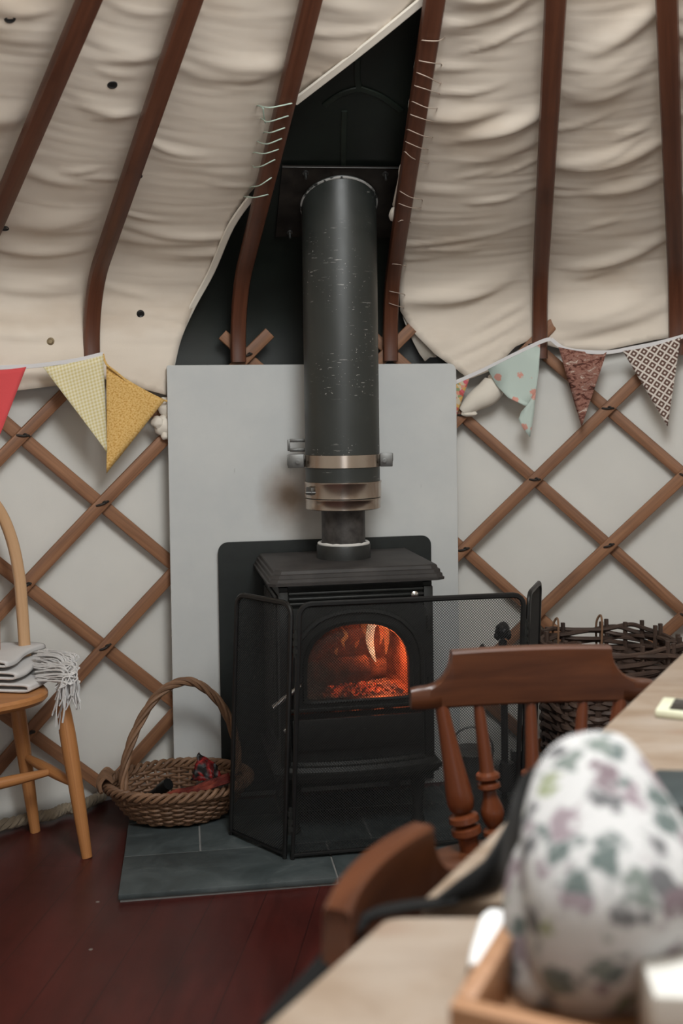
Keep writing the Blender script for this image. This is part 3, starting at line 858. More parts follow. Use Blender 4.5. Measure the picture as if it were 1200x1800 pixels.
box(bm, (0, yf-.004, DZ0+.006), (DW*2, .012, .012), bev=.003)
door = finish('door', bm, M_black, ST, sharp=25)
bm = B(); bm.faces.new([bm.verts.new((x*1.0, BF-.006, z)) for x, z in inner])
ex = bmesh.ops.extrude_face_region(bm, geom=list(bm.faces)); bmesh.ops.translate(bm, verts=[v for v in ex['geom'] if isinstance(v, bmesh.types.BMVert)], vec=(0, .003, 0))
finish('glass_pane', bm, M_glass, door)
bm = B()
hp = [V((-.165, yf-.002, .425)), V((-.165, yf-.03, .425)), V((-.178, yf-.034, .416)), V((-.238, yf-.036, .372))]
tube(bm, spline(hp, 6), [.006]*7+[.0065]*6+[.0075]*6, 10)
finish('handle', bm, M_chrome, door, label='bright metal bar handle')
for z in (.40, .57):
    bm = B(); lathe(bm, [(.009, -.02), (.009, .02)], 12, (DW+.008, yf, z)); finish('hinge', bm, M_black, door)
# lower ash panel, hearth lip, legs
bm = B(); box(bm, (0, BF-.006, .28), (DW*1.9, .014, .085), bev=.004)
for k in range(4): box(bm, (-.05+.034*k, BF-.014, .285+.004*(k % 2)), (.008, .006, .008), bev=.002)
finish('ash_door', bm, M_black, ST)
bm = B(); lathe(bm, [(.004, 0), (.004, .008), (.008, .010), (.008, .016), (.003, .020)], 12, (-.2, BF-.01, .30), (-.2, BF-.1, .30)); finish('knob', bm, M_chrome, ST)
bm = B()
def bow(w, d, b): 
    return [(-w/2, d/2)]+[(-w/2+w*i/14, -d/2-b*(math.sin(PI*i/14)**.6 if 0 < i < 14 else 0)) for i in range(15)]+[(w/2, d/2)]
layers(bm, [(bow(.455-2*i, .36-2*i, .034), z) for z, i in ((.143, .035), (.147, .018), (.156, .012), (.158, .004), (.168, .002), (.170, -.004), (.182, -.004), (.185, .004), (.196, .010), (.199, .018), (.206, .024))])
finish('ash_lip', bm, M_black, ST, sharp=25)
for a in (-1, 1):
    for b in (-1, 1):
        bm = B(); lathe(bm, [(.016, 0), (.02, .006), (.013, .03), (.018, .10), (.026, .15)], 12, (a*.175, b*.14+.01, 0)); finish('leg', bm, M_black, ST)
# flue collar on the stove
FLX, FLY = .002, 3.045                      # flue axis in the world
fl = Rz(-SY) @ (V((FLX, FLY, 0))-V((SC.x, SC.y, 0)))
bm = B(); lathe(bm, [(.079, ZT-.004), (.0785, ZT+.005), (.078, ZT+.037), (.0765, ZT+.040), (.066, ZT+.040), (.066, ZT+.02)], 40, (fl.x, fl.y, 0))
fc = finish('flue_collar', bm, M_black, ST)
bm = B(); tube(bm, [V((fl.x+.0705*math.cos(t*PI/20), fl.y+.0705*math.sin(t*PI/20), ZT+.041+.002*noise.noise(V((t*.9, 0, 0))))) for t in range(40)], .0058, 6, True)
finish('rope_seal', bm, M_rope, fc, label='white rope seal')
# logs, embers, flames inside
def inst(x, y, z): return SC+Rz(SY) @ V((x, y, z))
def log(a, b, r, seed, lab):
    a, b = inst(*a), inst(*b); pts = [a.lerp(b, i/12) for i in range(13)]
    bm = B(); rr = sweep(bm, pts, circ(1, 14), None, False, True, [r*(1+.12*noise.noise(V((i*.5, seed, 0)))) for i in range(13)])
    for v in bm.verts: v.co += V((noise.noise(v.co*60), noise.noise(v.co*60+V((9, 0, 0))), noise.noise(v.co*60+V((0, 9, 0)))))*.004
    o = finish('fire_log', bm, M_log, label=lab, cat='log', group='logs burning in the stove'); root_thing(o, a.lerp(b, .5)-V((0, 0, r)))
log((-.13, -.02, .405), (.06, .0, .41), .038, 1, 'greyish charred log lying behind the sooty side of the stove glass')
log((-.02, .07, .39), (.13, .06, .395), .03, 2, 'dark charred log at the back of the fire under the tall flame')
bm = B()
random.seed(4)
for i in range(130):
    x = random.uniform(-.055, .075); y = random.uniform(-.13, .0); r = random.uniform(.003, .0075)
    q = bmesh.ops.create_icosphere(bm, subdivisions=1, radius=r, matrix=Matrix.Translation(inst(x, y, .362+random.uniform(0, .016)*(1-abs(x)*6))))
    for v in q['verts']: v.co += V((random.uniform(-1, 1), random.uniform(-1, 1), random.uniform(-1, 1)))*r*.35
finish('embers', bm, M_ember, label='glowing red bed of embers at the bottom of the stove', cat='embers', kind='stuff')
bm = B()
for i in range(120):
    x = random.uniform(-.135, .135); y = random.uniform(-.145, .06); r = random.uniform(.006, .014)
    q = bmesh.ops.create_icosphere(bm, subdivisions=1, radius=r, matrix=Matrix.Translation(inst(x, y, .360)))
    for v in q['verts']: v.co += V((random.uniform(-1, 1), random.uniform(-1, 1), random.uniform(-1, 1)))*r*.4
finish('ash_bed', bm, M_ash, label='grey ash around the embers inside the stove', cat='ash', kind='stuff')
def flame(pts, rad, m, par=None, lab=None, nm='flame'):
    bm = B(); P = spline([inst(*p) for p in pts], 6); n = len(P)
    R = []
    for i in range(n):
        x = i/(n-1)*(len(rad)-1); k = min(int(x), len(rad)-2); R.append(rad[k]+(rad[k+1]-rad[k])*(x-k))
    sweep(bm, P, [(math.cos(t*PI/5), .45*math.sin(t*PI/5)) for t in range(10)], V((-math.sin(SY), math.cos(SY), 0)), False, True, R)
    o = finish(nm, bm, m, par, world=bool(par), label=lab)
    return o
FL = thing('flame', 'orange and pale yellow flames rising behind the stove glass', 'fire', inst(.04, .01, .39))
flame([(.088, .0, .425), (.078, .0, .455), (.072, .005, .49), (.078, .01, .525), (.092, .015, .56), (.10, .02, .60)], [.001, .008, .012, .012, .017, .004], M_flame, FL, 'pale yellow flame tongue', 'flame_tongue')
flame([(.125, .03, .44), (.128, .03, .48), (.124, .03, .53), (.112, .03, .59)], [.001, .008, .010, .003], M_flame2, FL, 'orange flame tongue', 'flame_tongue')
flame([(.0, .02, .47), (-.005, .02, .487), (.006, .02, .50), (.0, .02, .515), (-.01, .02, .53)], [.001, .006, .006, .004, .001], M_flame2, FL, None, 'flame_tongue')
flame([(.02, .03, .535), (.03, .03, .548), (.048, .03, .556), (.055, .03, .57)], [.001, .009, .010, .002], M_flame, FL, None, 'flame_tongue')
flame([(.062, .02, .50), (.058, .02, .53), (.066, .02, .56), (.075, .02, .595)], [.001, .009, .012, .004], M_flame2, FL, None, 'flame_tongue')
flame([(.105, .02, .47), (.112, .02, .50), (.108, .02, .54), (.118, .02, .575)], [.001, .006, .008, .002], M_flame2, FL, None, 'flame_tongue')
flame([(-.02, .03, .445), (-.024, .03, .455), (-.018, .03, .468)], [.001, .005, .001], M_flame2, FL, None, 'flame_tongue')
flame([(.035, .03, .46), (.038, .03, .475), (.046, .03, .487)], [.001, .006, .001], M_flame2, FL, None, 'flame_tongue')

# heat shield between stove and board
bm = B()
hs0, hs1 = -.333, .328
hz1 = PY(400, 962, 3.2).z
rr = .03
out = [(hs0, .0), (hs1, .0), (hs1, hz1-rr)]+[(hs1-rr+rr*math.cos(t*PI/12), hz1-rr+rr*math.sin(t*PI/12)) for t in range(1, 7)]+[(hs0+rr-rr*math.sin(t*PI/12), hz1-rr+rr*math.cos(t*PI/12)) for t in range(0, 7)]
prism(bm, out, .004)
o = finish('heat_shield', bm, M_shield, label='black steel heat shield with rounded corners directly behind the stove', cat='heat shield', mods=[('BEVEL', dict(width=.0012, segments=2))])
o.location = (-.048, 3.2145, HZ); o.rotation_euler = (0, 0, BY+.01)

# ================================================================== FLUE
FP = thing('flue_pipe', 'black scratched flue pipe with steel bands rising from the stove to the roof', 'flue pipe', (FLX, FLY, .80))
RF = .1078
def ztop(x, y):
    return PR_z(math.hypot(x-CX, y-CY))
_r0, _z0, _, _ = prof(S2)
def PR_z(r): return _z0+(_r0-r)*SLOPE
bm = B(); n = 64
ringA = [bm.verts.new((FLX+RF*math.cos(2*PI*i/n), FLY+RF*math.sin(2*PI*i/n), .915)) for i in range(n)]
prev = ringA
for k in range(1, 13):
    cur = []
    for i in range(n):
        x = FLX+RF*math.cos(2*PI*i/n); y = FLY+RF*math.sin(2*PI*i/n)
        zt2 = PR_z(math.hypot(x-CX, y-CY))+.085
        cur.append(bm.verts.new((x, y, .915+(zt2-.915)*k/12)))
    for i in range(n): bm.faces.new((prev[i], prev[(i+1) % n], cur[(i+1) % n], cur[i]))
    prev = cur
bm.faces.new(ringA[::-1]); bm.faces.new(prev)
finish('outer_pipe', bm, M_flue, FP, world=True, sharp=60)
bm = B(); ring_ = []
for i in range(64):
    x = FLX+(RF+.001)*math.cos(2*PI*i/64); y = FLY+(RF+.001)*math.sin(2*PI*i/64); ring_.append(V((x, y, PR_z(math.hypot(x-CX, y-CY))+.074)))
tube(bm, ring_, .0035, 6, True)
wt = NT('worn_edge'); wt.set(wt.ramp(wt.noise(wt.coord(), 55, 4), [(.42, (.03, .032, .03)), (.5, (.45, .44, .42))]), .5, .2)
finish('roof_collar_edge', bm, wt.m, FP, world=True, label='worn pale edge where the pipe meets the roof')
bm = B()
lathe(bm, [(RF+.001, .926), (RF+.003, .927), (RF+.003, .965), (RF+.0045, .968), (RF+.0045, .972), (RF+.001, .973)], 64, (FLX, FLY, 0))
lb = finish('locking_band', bm, M_steel, FP, world=True, label='shiny stainless locking band')
bm = B(); bx = V((FLX-RF*math.sin(1.0)-.002, FLY-RF*math.cos(1.0)-.006, .948)); box(bm, bx, (.03, .012, .022), Rz(-.95), .003); tube(bm, [bx+V((-.012, -.009, -.004)), bx+V((.018, -.012, -.004))], .004, 8)
finish('latch', bm, M_zinc, lb, world=True)
bm = B()
lathe(bm, [(RF-.02, .893), (RF-.002, .893), (RF+.001, .895), (RF+.001, .918), (RF+.0025, .920), (RF+.0025, .924), (RF-.002, .925)], 64, (FLX, FLY, 0))
finish('end_ring', bm, M_steel, FP, world=True, label='polished steel end ring')
bm = B()
lathe(bm, [(RF+.001, 1.013), (RF+.0035, 1.014), (RF+.0035, 1.049), (RF+.001, 1.050)], 64, (FLX, FLY, 0))
cb = finish('clamp_band', bm, M_steel, FP, world=True, label='stainless clamp band')
for sgn in (-1, 1):
    bm = B()
    c = V((FLX+sgn*(RF+.018), FLY-.03, 1.032)); w = .046 if sgn < 0 else .036
    if sgn < 0: c.x -= .008
    box(bm, c, (w, .004, .038), None, .0015); box(bm, c+V((0, .03, 0)), (w, .004, .038), None, .0015)
    if sgn < 0: box(bm, c+V((-.023, .012, .003)), (.004, .03, .030), None, .001)
    else: box(bm, c+V((.018, .016, .008)), (.003, .03, .022), None, .001)
    finish('lug', bm, M_zinc, cb, world=True)
    bm = B(); lathe(bm, [(.0085, 0), (.0085, .006), (.005, .0065), (.005, .011)], 6, c+V((.006*-sgn, -.001, -.002)), c+V((.006*-sgn, -1, -.002))); tube(bm, [c+V((.006*-sgn, 0, -.002)), c+V((.006*-sgn, .04, -.002))], .004, 8)
    finish('bolt', bm, M_zinc, cb, world=True)
bm = B()
c0 = V((FLX-RF-.032, FLY+.06, 1.075))
for dz in (-.014, .014): box(bm, c0+V((.012, -.0, dz)), (.055, .006, .010), None, .002)
box(bm, c0+V((-.018, 0, 0)), (.008, .006, .034), None, .002); box(bm, c0+V((.0, .035, -.014)), (.02, .085, .006), None, .001)
finish('wall_bracket', bm, M_zinc, FP, world=True, label='dull grey bracket')
bm = B(); lathe(bm, [(.063, ZT+HZ+.03), (.063, .84), (.0635, .88), (.0635, .94)], 40, (FLX, FLY, 0)); finish('inner_pipe', bm, M_rustpipe, FP, world=True, label='narrow worn grey stove pipe')
# flashing plate in the roof
PLO = -.072
def plp(px, py, off=PLO):                      # the plate lies flat on the roof slope behind the flue
    ph0 = math.atan2(FLX-CX, FLY-CY); s0 = S2+.12
    n_ = RN(ph0, s0); p0 = RS(ph0, s0, off); d = ray(px, py); return ORG+d*((p0-ORG).dot(n_)/d.dot(n_)), n_
bm = B()
c = [plp(496, 292), plp(700, 294), plp(712, 418), plp(484, 416)]
n_ = c[0][1]
top_ = [bm.verts.new(p) for p, _ in c]; bot_ = [bm.verts.new(p-n_*.003) for p, _ in c]
bm.faces.new(top_); bm.faces.new(bot_[::-1])
for i in range(4): bm.faces.new((top_[i], bot_[i], bot_[(i+1) % 4], top_[(i+1) % 4]))
pts = [plp(496, 293)[0]+n_*.001, plp(700, 295)[0]+n_*.001]
FPL = finish('flashing_plate', bm, plain('dull_flashing', (.032, .026, .022), .42, .5, .5, 18), label='dark metal flashing plate in the roof around the flue', cat='plate')
base_ = plp(598, 416)[0]; root_thing(FPL, base_)
bm = B(); sweep(bm, pts, rrect(.003, .003, .3), n_); bm.transform(Matrix.Translation(-base_)); finish('edge_strip', bm, M_zinc, FPL, label='bright raised top edge')
for x, y in ((537, 303), (677, 305), (509, 408), (700, 405)):
    p, _ = plp(x, y); bm = B(); lathe(bm, [(.009, .0), (.009, .004), (.0035, .0045), (.0035, .022)], 12, p, p+n_)
    bm.transform(Matrix.Translation(-base_)); finish('bolt', bm, M_zinc, FPL)

# ================================================================== FIRE SCREEN
LEAN = .042
h1 = PH(514, 1511, HZ); hL = PH(406, 1467, HZ)
sc_h = .660
dF = V((math.cos(math.radians(9.5)), math.sin(math.radians(9.5)), 0))
h2 = h1+dF*.600
hR = h2+V((.072, .205, 0))
FS = thing('fire_screen', 'black folding mesh fire screen with three panels standing around the stove', 'fire screen', ((h1.x+h2.x)/2, (h1.y+h2.y)/2, HZ))
def scr(p, u): return V((p.x+LEAN*(u-.3*0), p.y, HZ+u))
def screen_panel(p, q, lab, fr=.0065):
    d = (q-p); w = d.length; d.normalize(); nrm = V((-d.y, d.x, 0))
    def at(x, z): return scr(p+d*x, z)
    bm = B(); R = .03
    loop = [at(.0, .012), at(w, .012), at(w, sc_h-R)]+[at(w-R+R*math.cos(t*PI/8), sc_h-R+R*math.sin(t*PI/8)) for t in range(1, 5)]+[at(R-R*math.sin(t*PI/8), sc_h-R+R*math.cos(t*PI/8)) for t in range(0, 5)]
    sweep(bm, loop, rrect(.014, .011, .3), nrm, True)
    for x in (0., w): tube(bm, [at(x, .0), at(x, .02)], .006, 8)
    fo = finish('panel_frame', bm, M_blackp, FS, world=True, label=lab)
    bm = B(); pitch = .0052*math.sqrt(2); th = .00072; x0, x1, z0, z1 = .006, w-.006, .016, sc_h-.006
    H = z1-z0; W_ = x1-x0
    k = 0
    c = -H
    while c < W_:
        # x - z = c
        a = max(0, c); b = min(W_, c+H)
        if b-a > .002:
            for s in (0, 1):
                xa, xb = (a, b) if s == 0 else (W_-a, W_-b)
                za, zb_ = a-c, b-c
                P, Q = at(x0+xa, z0+za)+nrm*(.0006 if s else -.0006), at(x0+xb, z0+zb_)+nrm*(.0006 if s else -.0006)
                t = (Q-P).normalized(); u = t.cross(nrm)
                vv = []
                for pt in (P, Q):
                    vv.append([bm.verts.new(pt+u*th), bm.verts.new(pt+nrm*th), bm.verts.new(pt-u*th), bm.verts.new(pt-nrm*th)])
                for j in range(4): bm.faces.new((vv[0][j], vv[1][j], vv[1][(j+1) % 4], vv[0][(j+1) % 4]))
        c += pitch
    finish('wire_mesh', bm, M_wire, fo, world=True, sharp=10)
g_ = .012
screen_panel(h1, h2, 'wide middle panel')
e1 = (hL-h1).normalized(); screen_panel(h1+e1*g_-dF*.012, hL, 'narrow wing panel on the wicker basket side')
e2 = (hR-h2).normalized(); screen_panel(h2+dF*.012+e2*g_, hR+dF*.01, 'narrow wing panel on the log basket side')
for hh, sg in ((h1, -1), (h2, 1)):
    for z in (.10, .56):
        bm = B(); c = hh+dF*.008*sg
        tube(bm, [scr(c, z-.035), scr(c, z+.035)], .0055, 8)
        for dz in (-.02, 0, .02): lathe(bm, [(.0075, dz-.006), (.0075, dz+.006)], 8, scr(c, z))
        finish('hinge', bm, M_black, FS, world=True)

# ================================================================== COMPANION SET (fire tools)
cs = PY(884, 1200, 3.02); cs = V((cs.x, 3.02, HZ))
CS = thing('fire_tool_set', 'black iron fire tool stand on the hearth behind the screen', 'fire tools', cs)
bm = B(); lathe(bm, [(.066, 0), (.066, .008), (.056, .016), (.02, .022), (.008, .03), (.007, .47), (.012, .475), (.012, .485), (.006, .49)], 20); finish('stand', bm, M_blackp, CS)
bm = B(); lump(bm, (0, 0, .515), .022, (1, 1, 1.1), 3)
for i in range(9):
    t = i*2.4; lump(bm, (.017*math.cos(t), .017*math.sin(t), .50+.007*(i % 4)), .009, (1, 1, 1.3), i)
finish('finial', bm, M_blackp, CS, label='knobbly cast finial')
bm = B(); tube(bm, [V((-.07, 0, .44)), V((.07, 0, .44))], .005, 8); tube(bm, [V((0, -.06, .44)), V((0, .06, .44))], .005, 8); finish('hook_bar', bm, M_blackp, CS)
for nm, x, y in (('poker', -.06, -.005), ('shovel', .06, .0), ('brush', 0., -.055)):
    bm = B(); tube(bm, [V((x, y, .43)), V((x, y, .14))], .0042, 8); lathe(bm, [(.003, .43), (.008, .44), (.006, .455), (.01, .468), (.003, .478)], 10, (x, y, 0))
    if nm == 'shovel':
        box(bm, (x, y-.004, .115), (.075, .004, .10), Rz(.15), .001); box(bm, (x-.037, y+.006, .115), (.004, .02, .10)); box(bm, (x+.037, y+.006, .115), (.004, .02, .10))
    if nm == 'brush':
        lathe(bm, [(.02, .15), (.024, .13), (.03, .075), (.001, .074)], 14, (x, y, 0))
    if nm == 'poker': tube(bm, spline([V((x, y, .15)), V((x, y, .08)), V((x-.012, y-.01, .06)), V((x-.022, y-.014, .075))], 4), .004, 8)
    finish(nm, bm, M_blackp, CS)
# metal bucket behind the mesh
bk = PH(838, 1372, HZ); bk = V((.366, 3.03, HZ))
BK = thing('coal_scuttle', 'dark galvanised scuttle standing on the hearth beside the fire tools', 'bucket', bk)
bm = B(); lathe(bm, [(.045, 0), (.052, .004), (.062, .16), (.065, .165), (.060, .163), (.05, .01), (.001, .009)], 28); finish('body', bm, plain('scuttle_zinc', (.12, .12, .115), .5, .7, .4, 25), BK)
bm = B(); tube(bm, [V((.064*math.cos(t*PI/10), .01, .155+.075*math.sin(t*PI/10))) for t in range(11)], .003, 6); finish('bail_handle', bm, M_zinc, BK)

# ================================================================== BASKETS
def supell(t, rx, ry, p):
    c, s = math.cos(t), math.sin(t)
    return rx*math.copysign(abs(c)**(2/p), c), ry*math.copysign(abs(s)**(2/p), s)
def weave_body(bm, z0, z1, rows, r0, r1, ns, wr, amp, p=2., seed=0, jit=.0):
    for q in range(rows):
        k = q/(rows-1); z = z0+(z1-z0)*k
        rx = r0[0]+(r1[0]-r0[0])*k**.8; ry = r0[1]+(r1[1]-r0[1])*k**.8
        pts = []
        N = ns*4
        for i in range(N):
            t = 2*PI*i/N; x, y = supell(t, rx, ry, p); L = math.hypot(x, y) or 1
            o = amp*math.sin(ns/2*t+q*PI)
            dz = jit*noise.noise(V((t*2.5, q*1.7, seed)))
            pts.append(V((x+x/L*o, y+y/L*o, z+dz)))
        tube(bm, pts, wr*random.uniform(.85, 1.15), 6, True)
    for i in range(ns):
        t = 2*PI*(i+.5)/ns; pp = []
        for q in range(6):
            k = q/5; rx = r0[0]+(r1[0]-r0[0])*k**.8; ry = r0[1]+(r1[1]-r0[1])*k**.8
            x, y = supell(t, rx, ry, p); pp.append(V((x, y, z0+(z1-z0)*k)))
        tube(bm, pp, wr*1.05, 6)
random.seed(3)
bc = V((-.482, 3.0, HZ))
WB = thing('wicker_basket', 'low oval brown wicker basket with twisted hoop handle on the hearth', 'basket', bc, .15)
bm = B()
weave_body(bm, .010, .094, 12, (.135, .10), (.198, .147), 34, .0046, .0055, 2., 1, .002)
bmesh.ops.create_circle(bm, cap_ends=True, radius=1, segments=40, matrix=Matrix.Translation((0, 0, .006)) @ Matrix.Diagonal((.133, .098, 1, 1)))
finish('woven_body', bm, M_wick, WB)
bm = B()
for s in range(3):
    pts = []
    for i in range(150):
        t = 2*PI*i/150; ph = 17*t+s*2*PI/3; rr_ = 1+.055*math.cos(ph); pts.append(V(((.201*rr_*math.cos(t)), .150*rr_*math.sin(t), .101+.010*math.sin(ph))))
    tube(bm, pts, .0062, 7, True)
finish('braided_rim', bm, M_wick, WB)
bm = B()
hc = [V((-.140, -.090, .075)), V((-.150, -.075, .15)), V((-.122, -.045, .25)), V((-.062, -.02, .345)), (V((.005, .0, .382))), V((.065, .015, .368)), V((.128, .03, .30)), V((.165, .04, .20)), V((.172, .045, .10))]
P = spline(hc, 9); n = len(P)
for s in range(4):
    pts = []
    for i, p in enumerate(P):
        t = (P[min(i+1, n-1)]-P[max(i-1, 0)]).normalized(); u = V((.35, -.94, 0)); u = (u-t*u.dot(t)).normalized(); b = t.cross(u); ph = i*.34+s*PI/2
        pts.append(p+(u*math.cos(ph)+b*math.sin(ph))*.0075)
    tube(bm, pts, .0062, 7)
finish('hoop_handle', bm, M_wick, WB)
bm = B()
for k in range(7):
    t = 2.9+k*.09; a = V((.19*math.cos(t), .145*math.sin(t), .12))
    tube(bm, spline([a, a+V((-.02, 0, .015)), a+V((-.035, -.012, -.002)), a+V((-.03, -.03, -.018))], 5), .0055, 6)
finish('side_loop', bm, M_wick, WB)
# things in the basket
def crumple(name, corners, mat, lab, cat, amp=.012, n=14, seed=1, thick=.001):
    a, b, c, d = [V(p) for p in corners]; bm = B(); g = []
    for i in range(n+1):
        row = []
        for j in range(n+1):
            u, v = i/n, j/n; p = (a*(1-u)+b*u)*(1-v)+(d*(1-u)+c*u)*v
            k = V((noise.noise(V((u*4, v*4, seed))), noise.noise(V((u*4+9, v*4, seed))), noise.noise(V((u*3, v*5+4, seed)))))
            row.append(bm.verts.new(p+k*amp*1.6))
        g.append(row)
    for i in range(n):
        for j in range(n): bm.faces.new((g[i][j], g[i+1][j], g[i+1][j+1], g[i][j+1]))
    o = finish(name, bm, mat, label=lab, cat=cat, sharp=25, mods=[('SOLIDIFY', dict(thickness=thick))])
    base = sum((V(p) for p in corners), V())/4; root_thing(o, (base.x, base.y, min(V(p).z for p in corners))); return o
def bp(x, y, z): return bc+Rz(.15) @ V((x, y, z))
crumple('foil_packet', (PY(334, 1372, 2.985), PY(396, 1372, 2.99), PY(378, 1344, 3.02), PY(350, 1322, 3.03)), M_pack, 'crumpled red and black packet sticking up in the wicker basket', 'packet', .005, seed=3)
crumple('paper_wrapper', (PY(290, 1396, 2.90), PY(402, 1360, 2.915), PY(410, 1374, 2.885), PY(304, 1408, 2.87)), M_paper, 'folded red-brown wrapper lying along the front of the wicker basket', 'wrapper', .004, seed=5, thick=.003)
crumple('dark_packet', (PY(340, 1398, 2.93), PY(412, 1382, 2.94), PY(410, 1362, 2.975), PY(345, 1376, 2.975)), plain('dark_paper', (.03, .018, .014), .5), 'dark brown folded packet under the red packet in the basket', 'packet', .006, seed=8)
bm = B(); a, b = PY(262, 1396, 2.97), PY(296, 1378, 2.93)
a.z -= .01
tube(bm, [a, a.lerp(b, .6), a.lerp(b, .61), b], [.013, .014, .017, .017], 16)
o = finish('black_torch', bm, M_blackp, label='short black cylindrical torch lying among packets in the basket', cat='torch'); root_thing(o, a)

lc = V((.755, 2.985, HZ))
LB = thing('log_basket', 'tall dark willow log basket with stake ends poking up against the wall', 'basket', lc, .2)
bm = B(); random.seed(8)
weave_body(bm, .02, .43, 30, (.165, .155), (.175, .168), 26, .0088, .0065, 3.2, 5, .007)
bmesh.ops.create_circle(bm, cap_ends=True, radius=1, segments=40, matrix=Matrix.Translation((0, 0, .012)) @ Matrix.Diagonal((.165, .155, 1, 1)))
finish('woven_body', bm, M_willow, LB)
bm = B()
for q in range(7):
    pts = []
    for i in range(96):
        t = 2*PI*i/96; x, y = supell(t, .177, .17, 3.2); L = math.hypot(x, y); o = .011*math.sin(7*t+q*2.3)
        pts.append(V((x+x/L*o, y+y/L*o, .436+q*.0095+.007*math.sin(4*t+q*1.9))))
    tube(bm, pts, .0065, 6, True)
finish('woven_rim', bm, M_willow, LB)
for i in range(15):
    t = 2*PI*(i+.3)/15; x, y = supell(t, .175, .168, 3.2)
    bm = B()
    for dx in ((0,) if i % 3 else (-.007, .009)):
        tube(bm, [V((x+dx, y, .40)), V((x+dx, y, .510+random.uniform(-.004, .012)))], .0068, 7)
    finish('stake', bm, M_willow, LB)
for t in (1.95, 1.45):
    x, y = supell(t, .177, .17, 3.2); bm = B()
    tube(bm, spline([V((x, y+.016, .43)), V((x, y+.016, .50)), V((x+.006, y, .527)), V((x+.002, y-.02, .505)), V((x, y-.018, .43))], 5), .0035, 6); finish('binding', bm, M_wick, LB, label='pale cane binding')

# ================================================================== LEFT WINDSOR CHAIR
fdir = V((.62, -.785, 0)); mdir = V((-.785, -.62, 0))
rm = V((-.845, 2.872, 0)); sc_ = rm+mdir*.185
WC = thing('windsor_chair', 'pale beech hoop-back windsor chair with a white fringed shawl on its seat', 'chair', (sc_.x, sc_.y, 0))
bm = B()
def seat_ol(k):
    o = []
    for i in range(40):
        t = 2*PI*i/40; x, y = supell(t, .185-k, .185-k, 3.); o.append(sc_+fdir*(x if x > 0 else x*.80)+mdir*(y*(1-.08*(x < 0))))
    return o
R_ = []
for k, z in ((.03, .415), (.008, .422), (0, .432), (0, .442), (.006, .449), (.05, .447)):
    R_.append([bm.verts.new((p.x, p.y, z)) for p in seat_ol(k)])
for a, b in zip(R_, R_[1:]):
    for j in range(40): bm.faces.new((a[j], a[(j+1) % 40], b[(j+1) % 40], b[j]))
bm.faces.new(R_[0][::-1]); bm.faces.new(R_[-1])
finish('seat', bm, M_paleseat, WC, world=True)
fA, tA = PH(153, 1507, .0), V((-.760, 2.800, .43)); fB, tB = PH(62, 1462, 0.), V((-.930, 2.938, .43))
fC, tC = fA+mdir*.36, tA+mdir*.28; fD, tD = fB+mdir*.36, tB+mdir*.26
for f_, t_ in ((fA, tA), (fB, tB), (fC, tC), (fD, tD)):
    bm = B(); P = [t_.lerp(f_, i/8) for i in range(9)]; tube(bm, P, [.014, .019, .0215, .0215, .020, .019, .0175, .016, .014], 14); finish('leg', bm, M_pale, WC, world=True)
s1a, s1b = tA.lerp(fA, .56), tB.lerp(fB, .50); s2a, s2b = tC.lerp(fC, .56), tD.lerp(fD, .5)
def stretcher(a, b):
    bm = B(); tube(bm, [a.lerp(b, i/6) for i in range(7)], [.009, .012, .0145, .0155, .0145, .012, .009], 12); finish('stretcher', bm, M_pale, WC, world=True)
stretcher(s1a, s1b); stretcher(s2a, s2b); stretcher(s1a.lerp(s1b, .45), s2a.lerp(s2b, .45))
hb = rm-fdir*.055+mdir*.02
hb = V((PY(46, 1150, 2.905).x, 2.905, 0))
bm = B(); P = []
for i in range(25):
    u = -1+2*i/24; ang = PI*(i/24)
    x = .165*math.cos(ang); z = .555+.44*(math.sin(ang)**.62 if math.sin(ang) > 0 else 0)
    if i == 0 or i == 24: z = .44
    P.append(hb+mdir*(.165-x)+fdir*(-.10*(z-.44))+V((0, 0, z)))
P = spline(P, 3)
sweep(bm, P, rrect(.031, .024, .35, 3), [fdir]*len(P))
finish('hoop', bm, M_hoop, WC, world=True)
for q in range(5):
    x = -.105+.0525*q; zt2 = .555+.44*(math.sin(math.acos(-x/.165))**.62)
    a = hb+mdir*(.165+x*.8)+V((0, 0, .44)); b = hb+mdir*(.165+x)+fdir*(-.10*(zt2-.44))+V((0, 0, zt2))
    bm = B(); tube(bm, [a.lerp(b, i/6) for i in range(7)], [.006, .008, .0085, .008, .0075, .0065, .0055], 10); finish('spindle', bm, M_pale, WC, world=True)
# shawl
random.seed(21)
SH = thing('fringed_shawl', 'white folded wool shawl with long fringe draped on the windsor chair seat', 'shawl', (sc_.x, sc_.y, .449))
ax = V((.90, -.15, 0)).normalized(); dp = V((-.15, -.90, 0)).normalized()
o0 = V((-.842, 2.84, 0))
bm = B()
sec = [(-.30, .453), (-.2, .453), (-.06, .453), (.025, .454), (.034, .461), (.025, .469), (-.04, .469), (-.16, .470), (-.175, .477), (-.16, .484), (-.05, .485), (-.008, .486), (.000, .492), (-.008, .499), (-.05, .500), (-.12, .502), (-.17, .504), (-.185, .510), (-.17, .517), (-.09, .517), (-.035, .516), (-.028, .521), (-.036, .527), (-.10, .530), (-.2, .526), (-.30, .515)]
S_ = spline([V((x, 0, z)) for x, z in sec], 4)
g = []
for j in range(17):
    d = -.11+.22*j/16; row = []
    for i, p in enumerate(S_):
        q = o0+ax*(p.x+.012*noise.noise(V((d*9, p.z*30, 1))))+dp*d; hz = p.z+.010*noise.noise(V((p.x*9, d*9, 2)))*(p.z-.45)*14
        q.z = max(.4525, hz-(.0*(abs(d) > .1)))
        row.append(bm.verts.new(q))
    g.append(row)
for j in range(16):
    for i in range(len(S_)-1): bm.faces.new((g[j][i], g[j][i+1], g[j+1][i+1], g[j+1][i]))
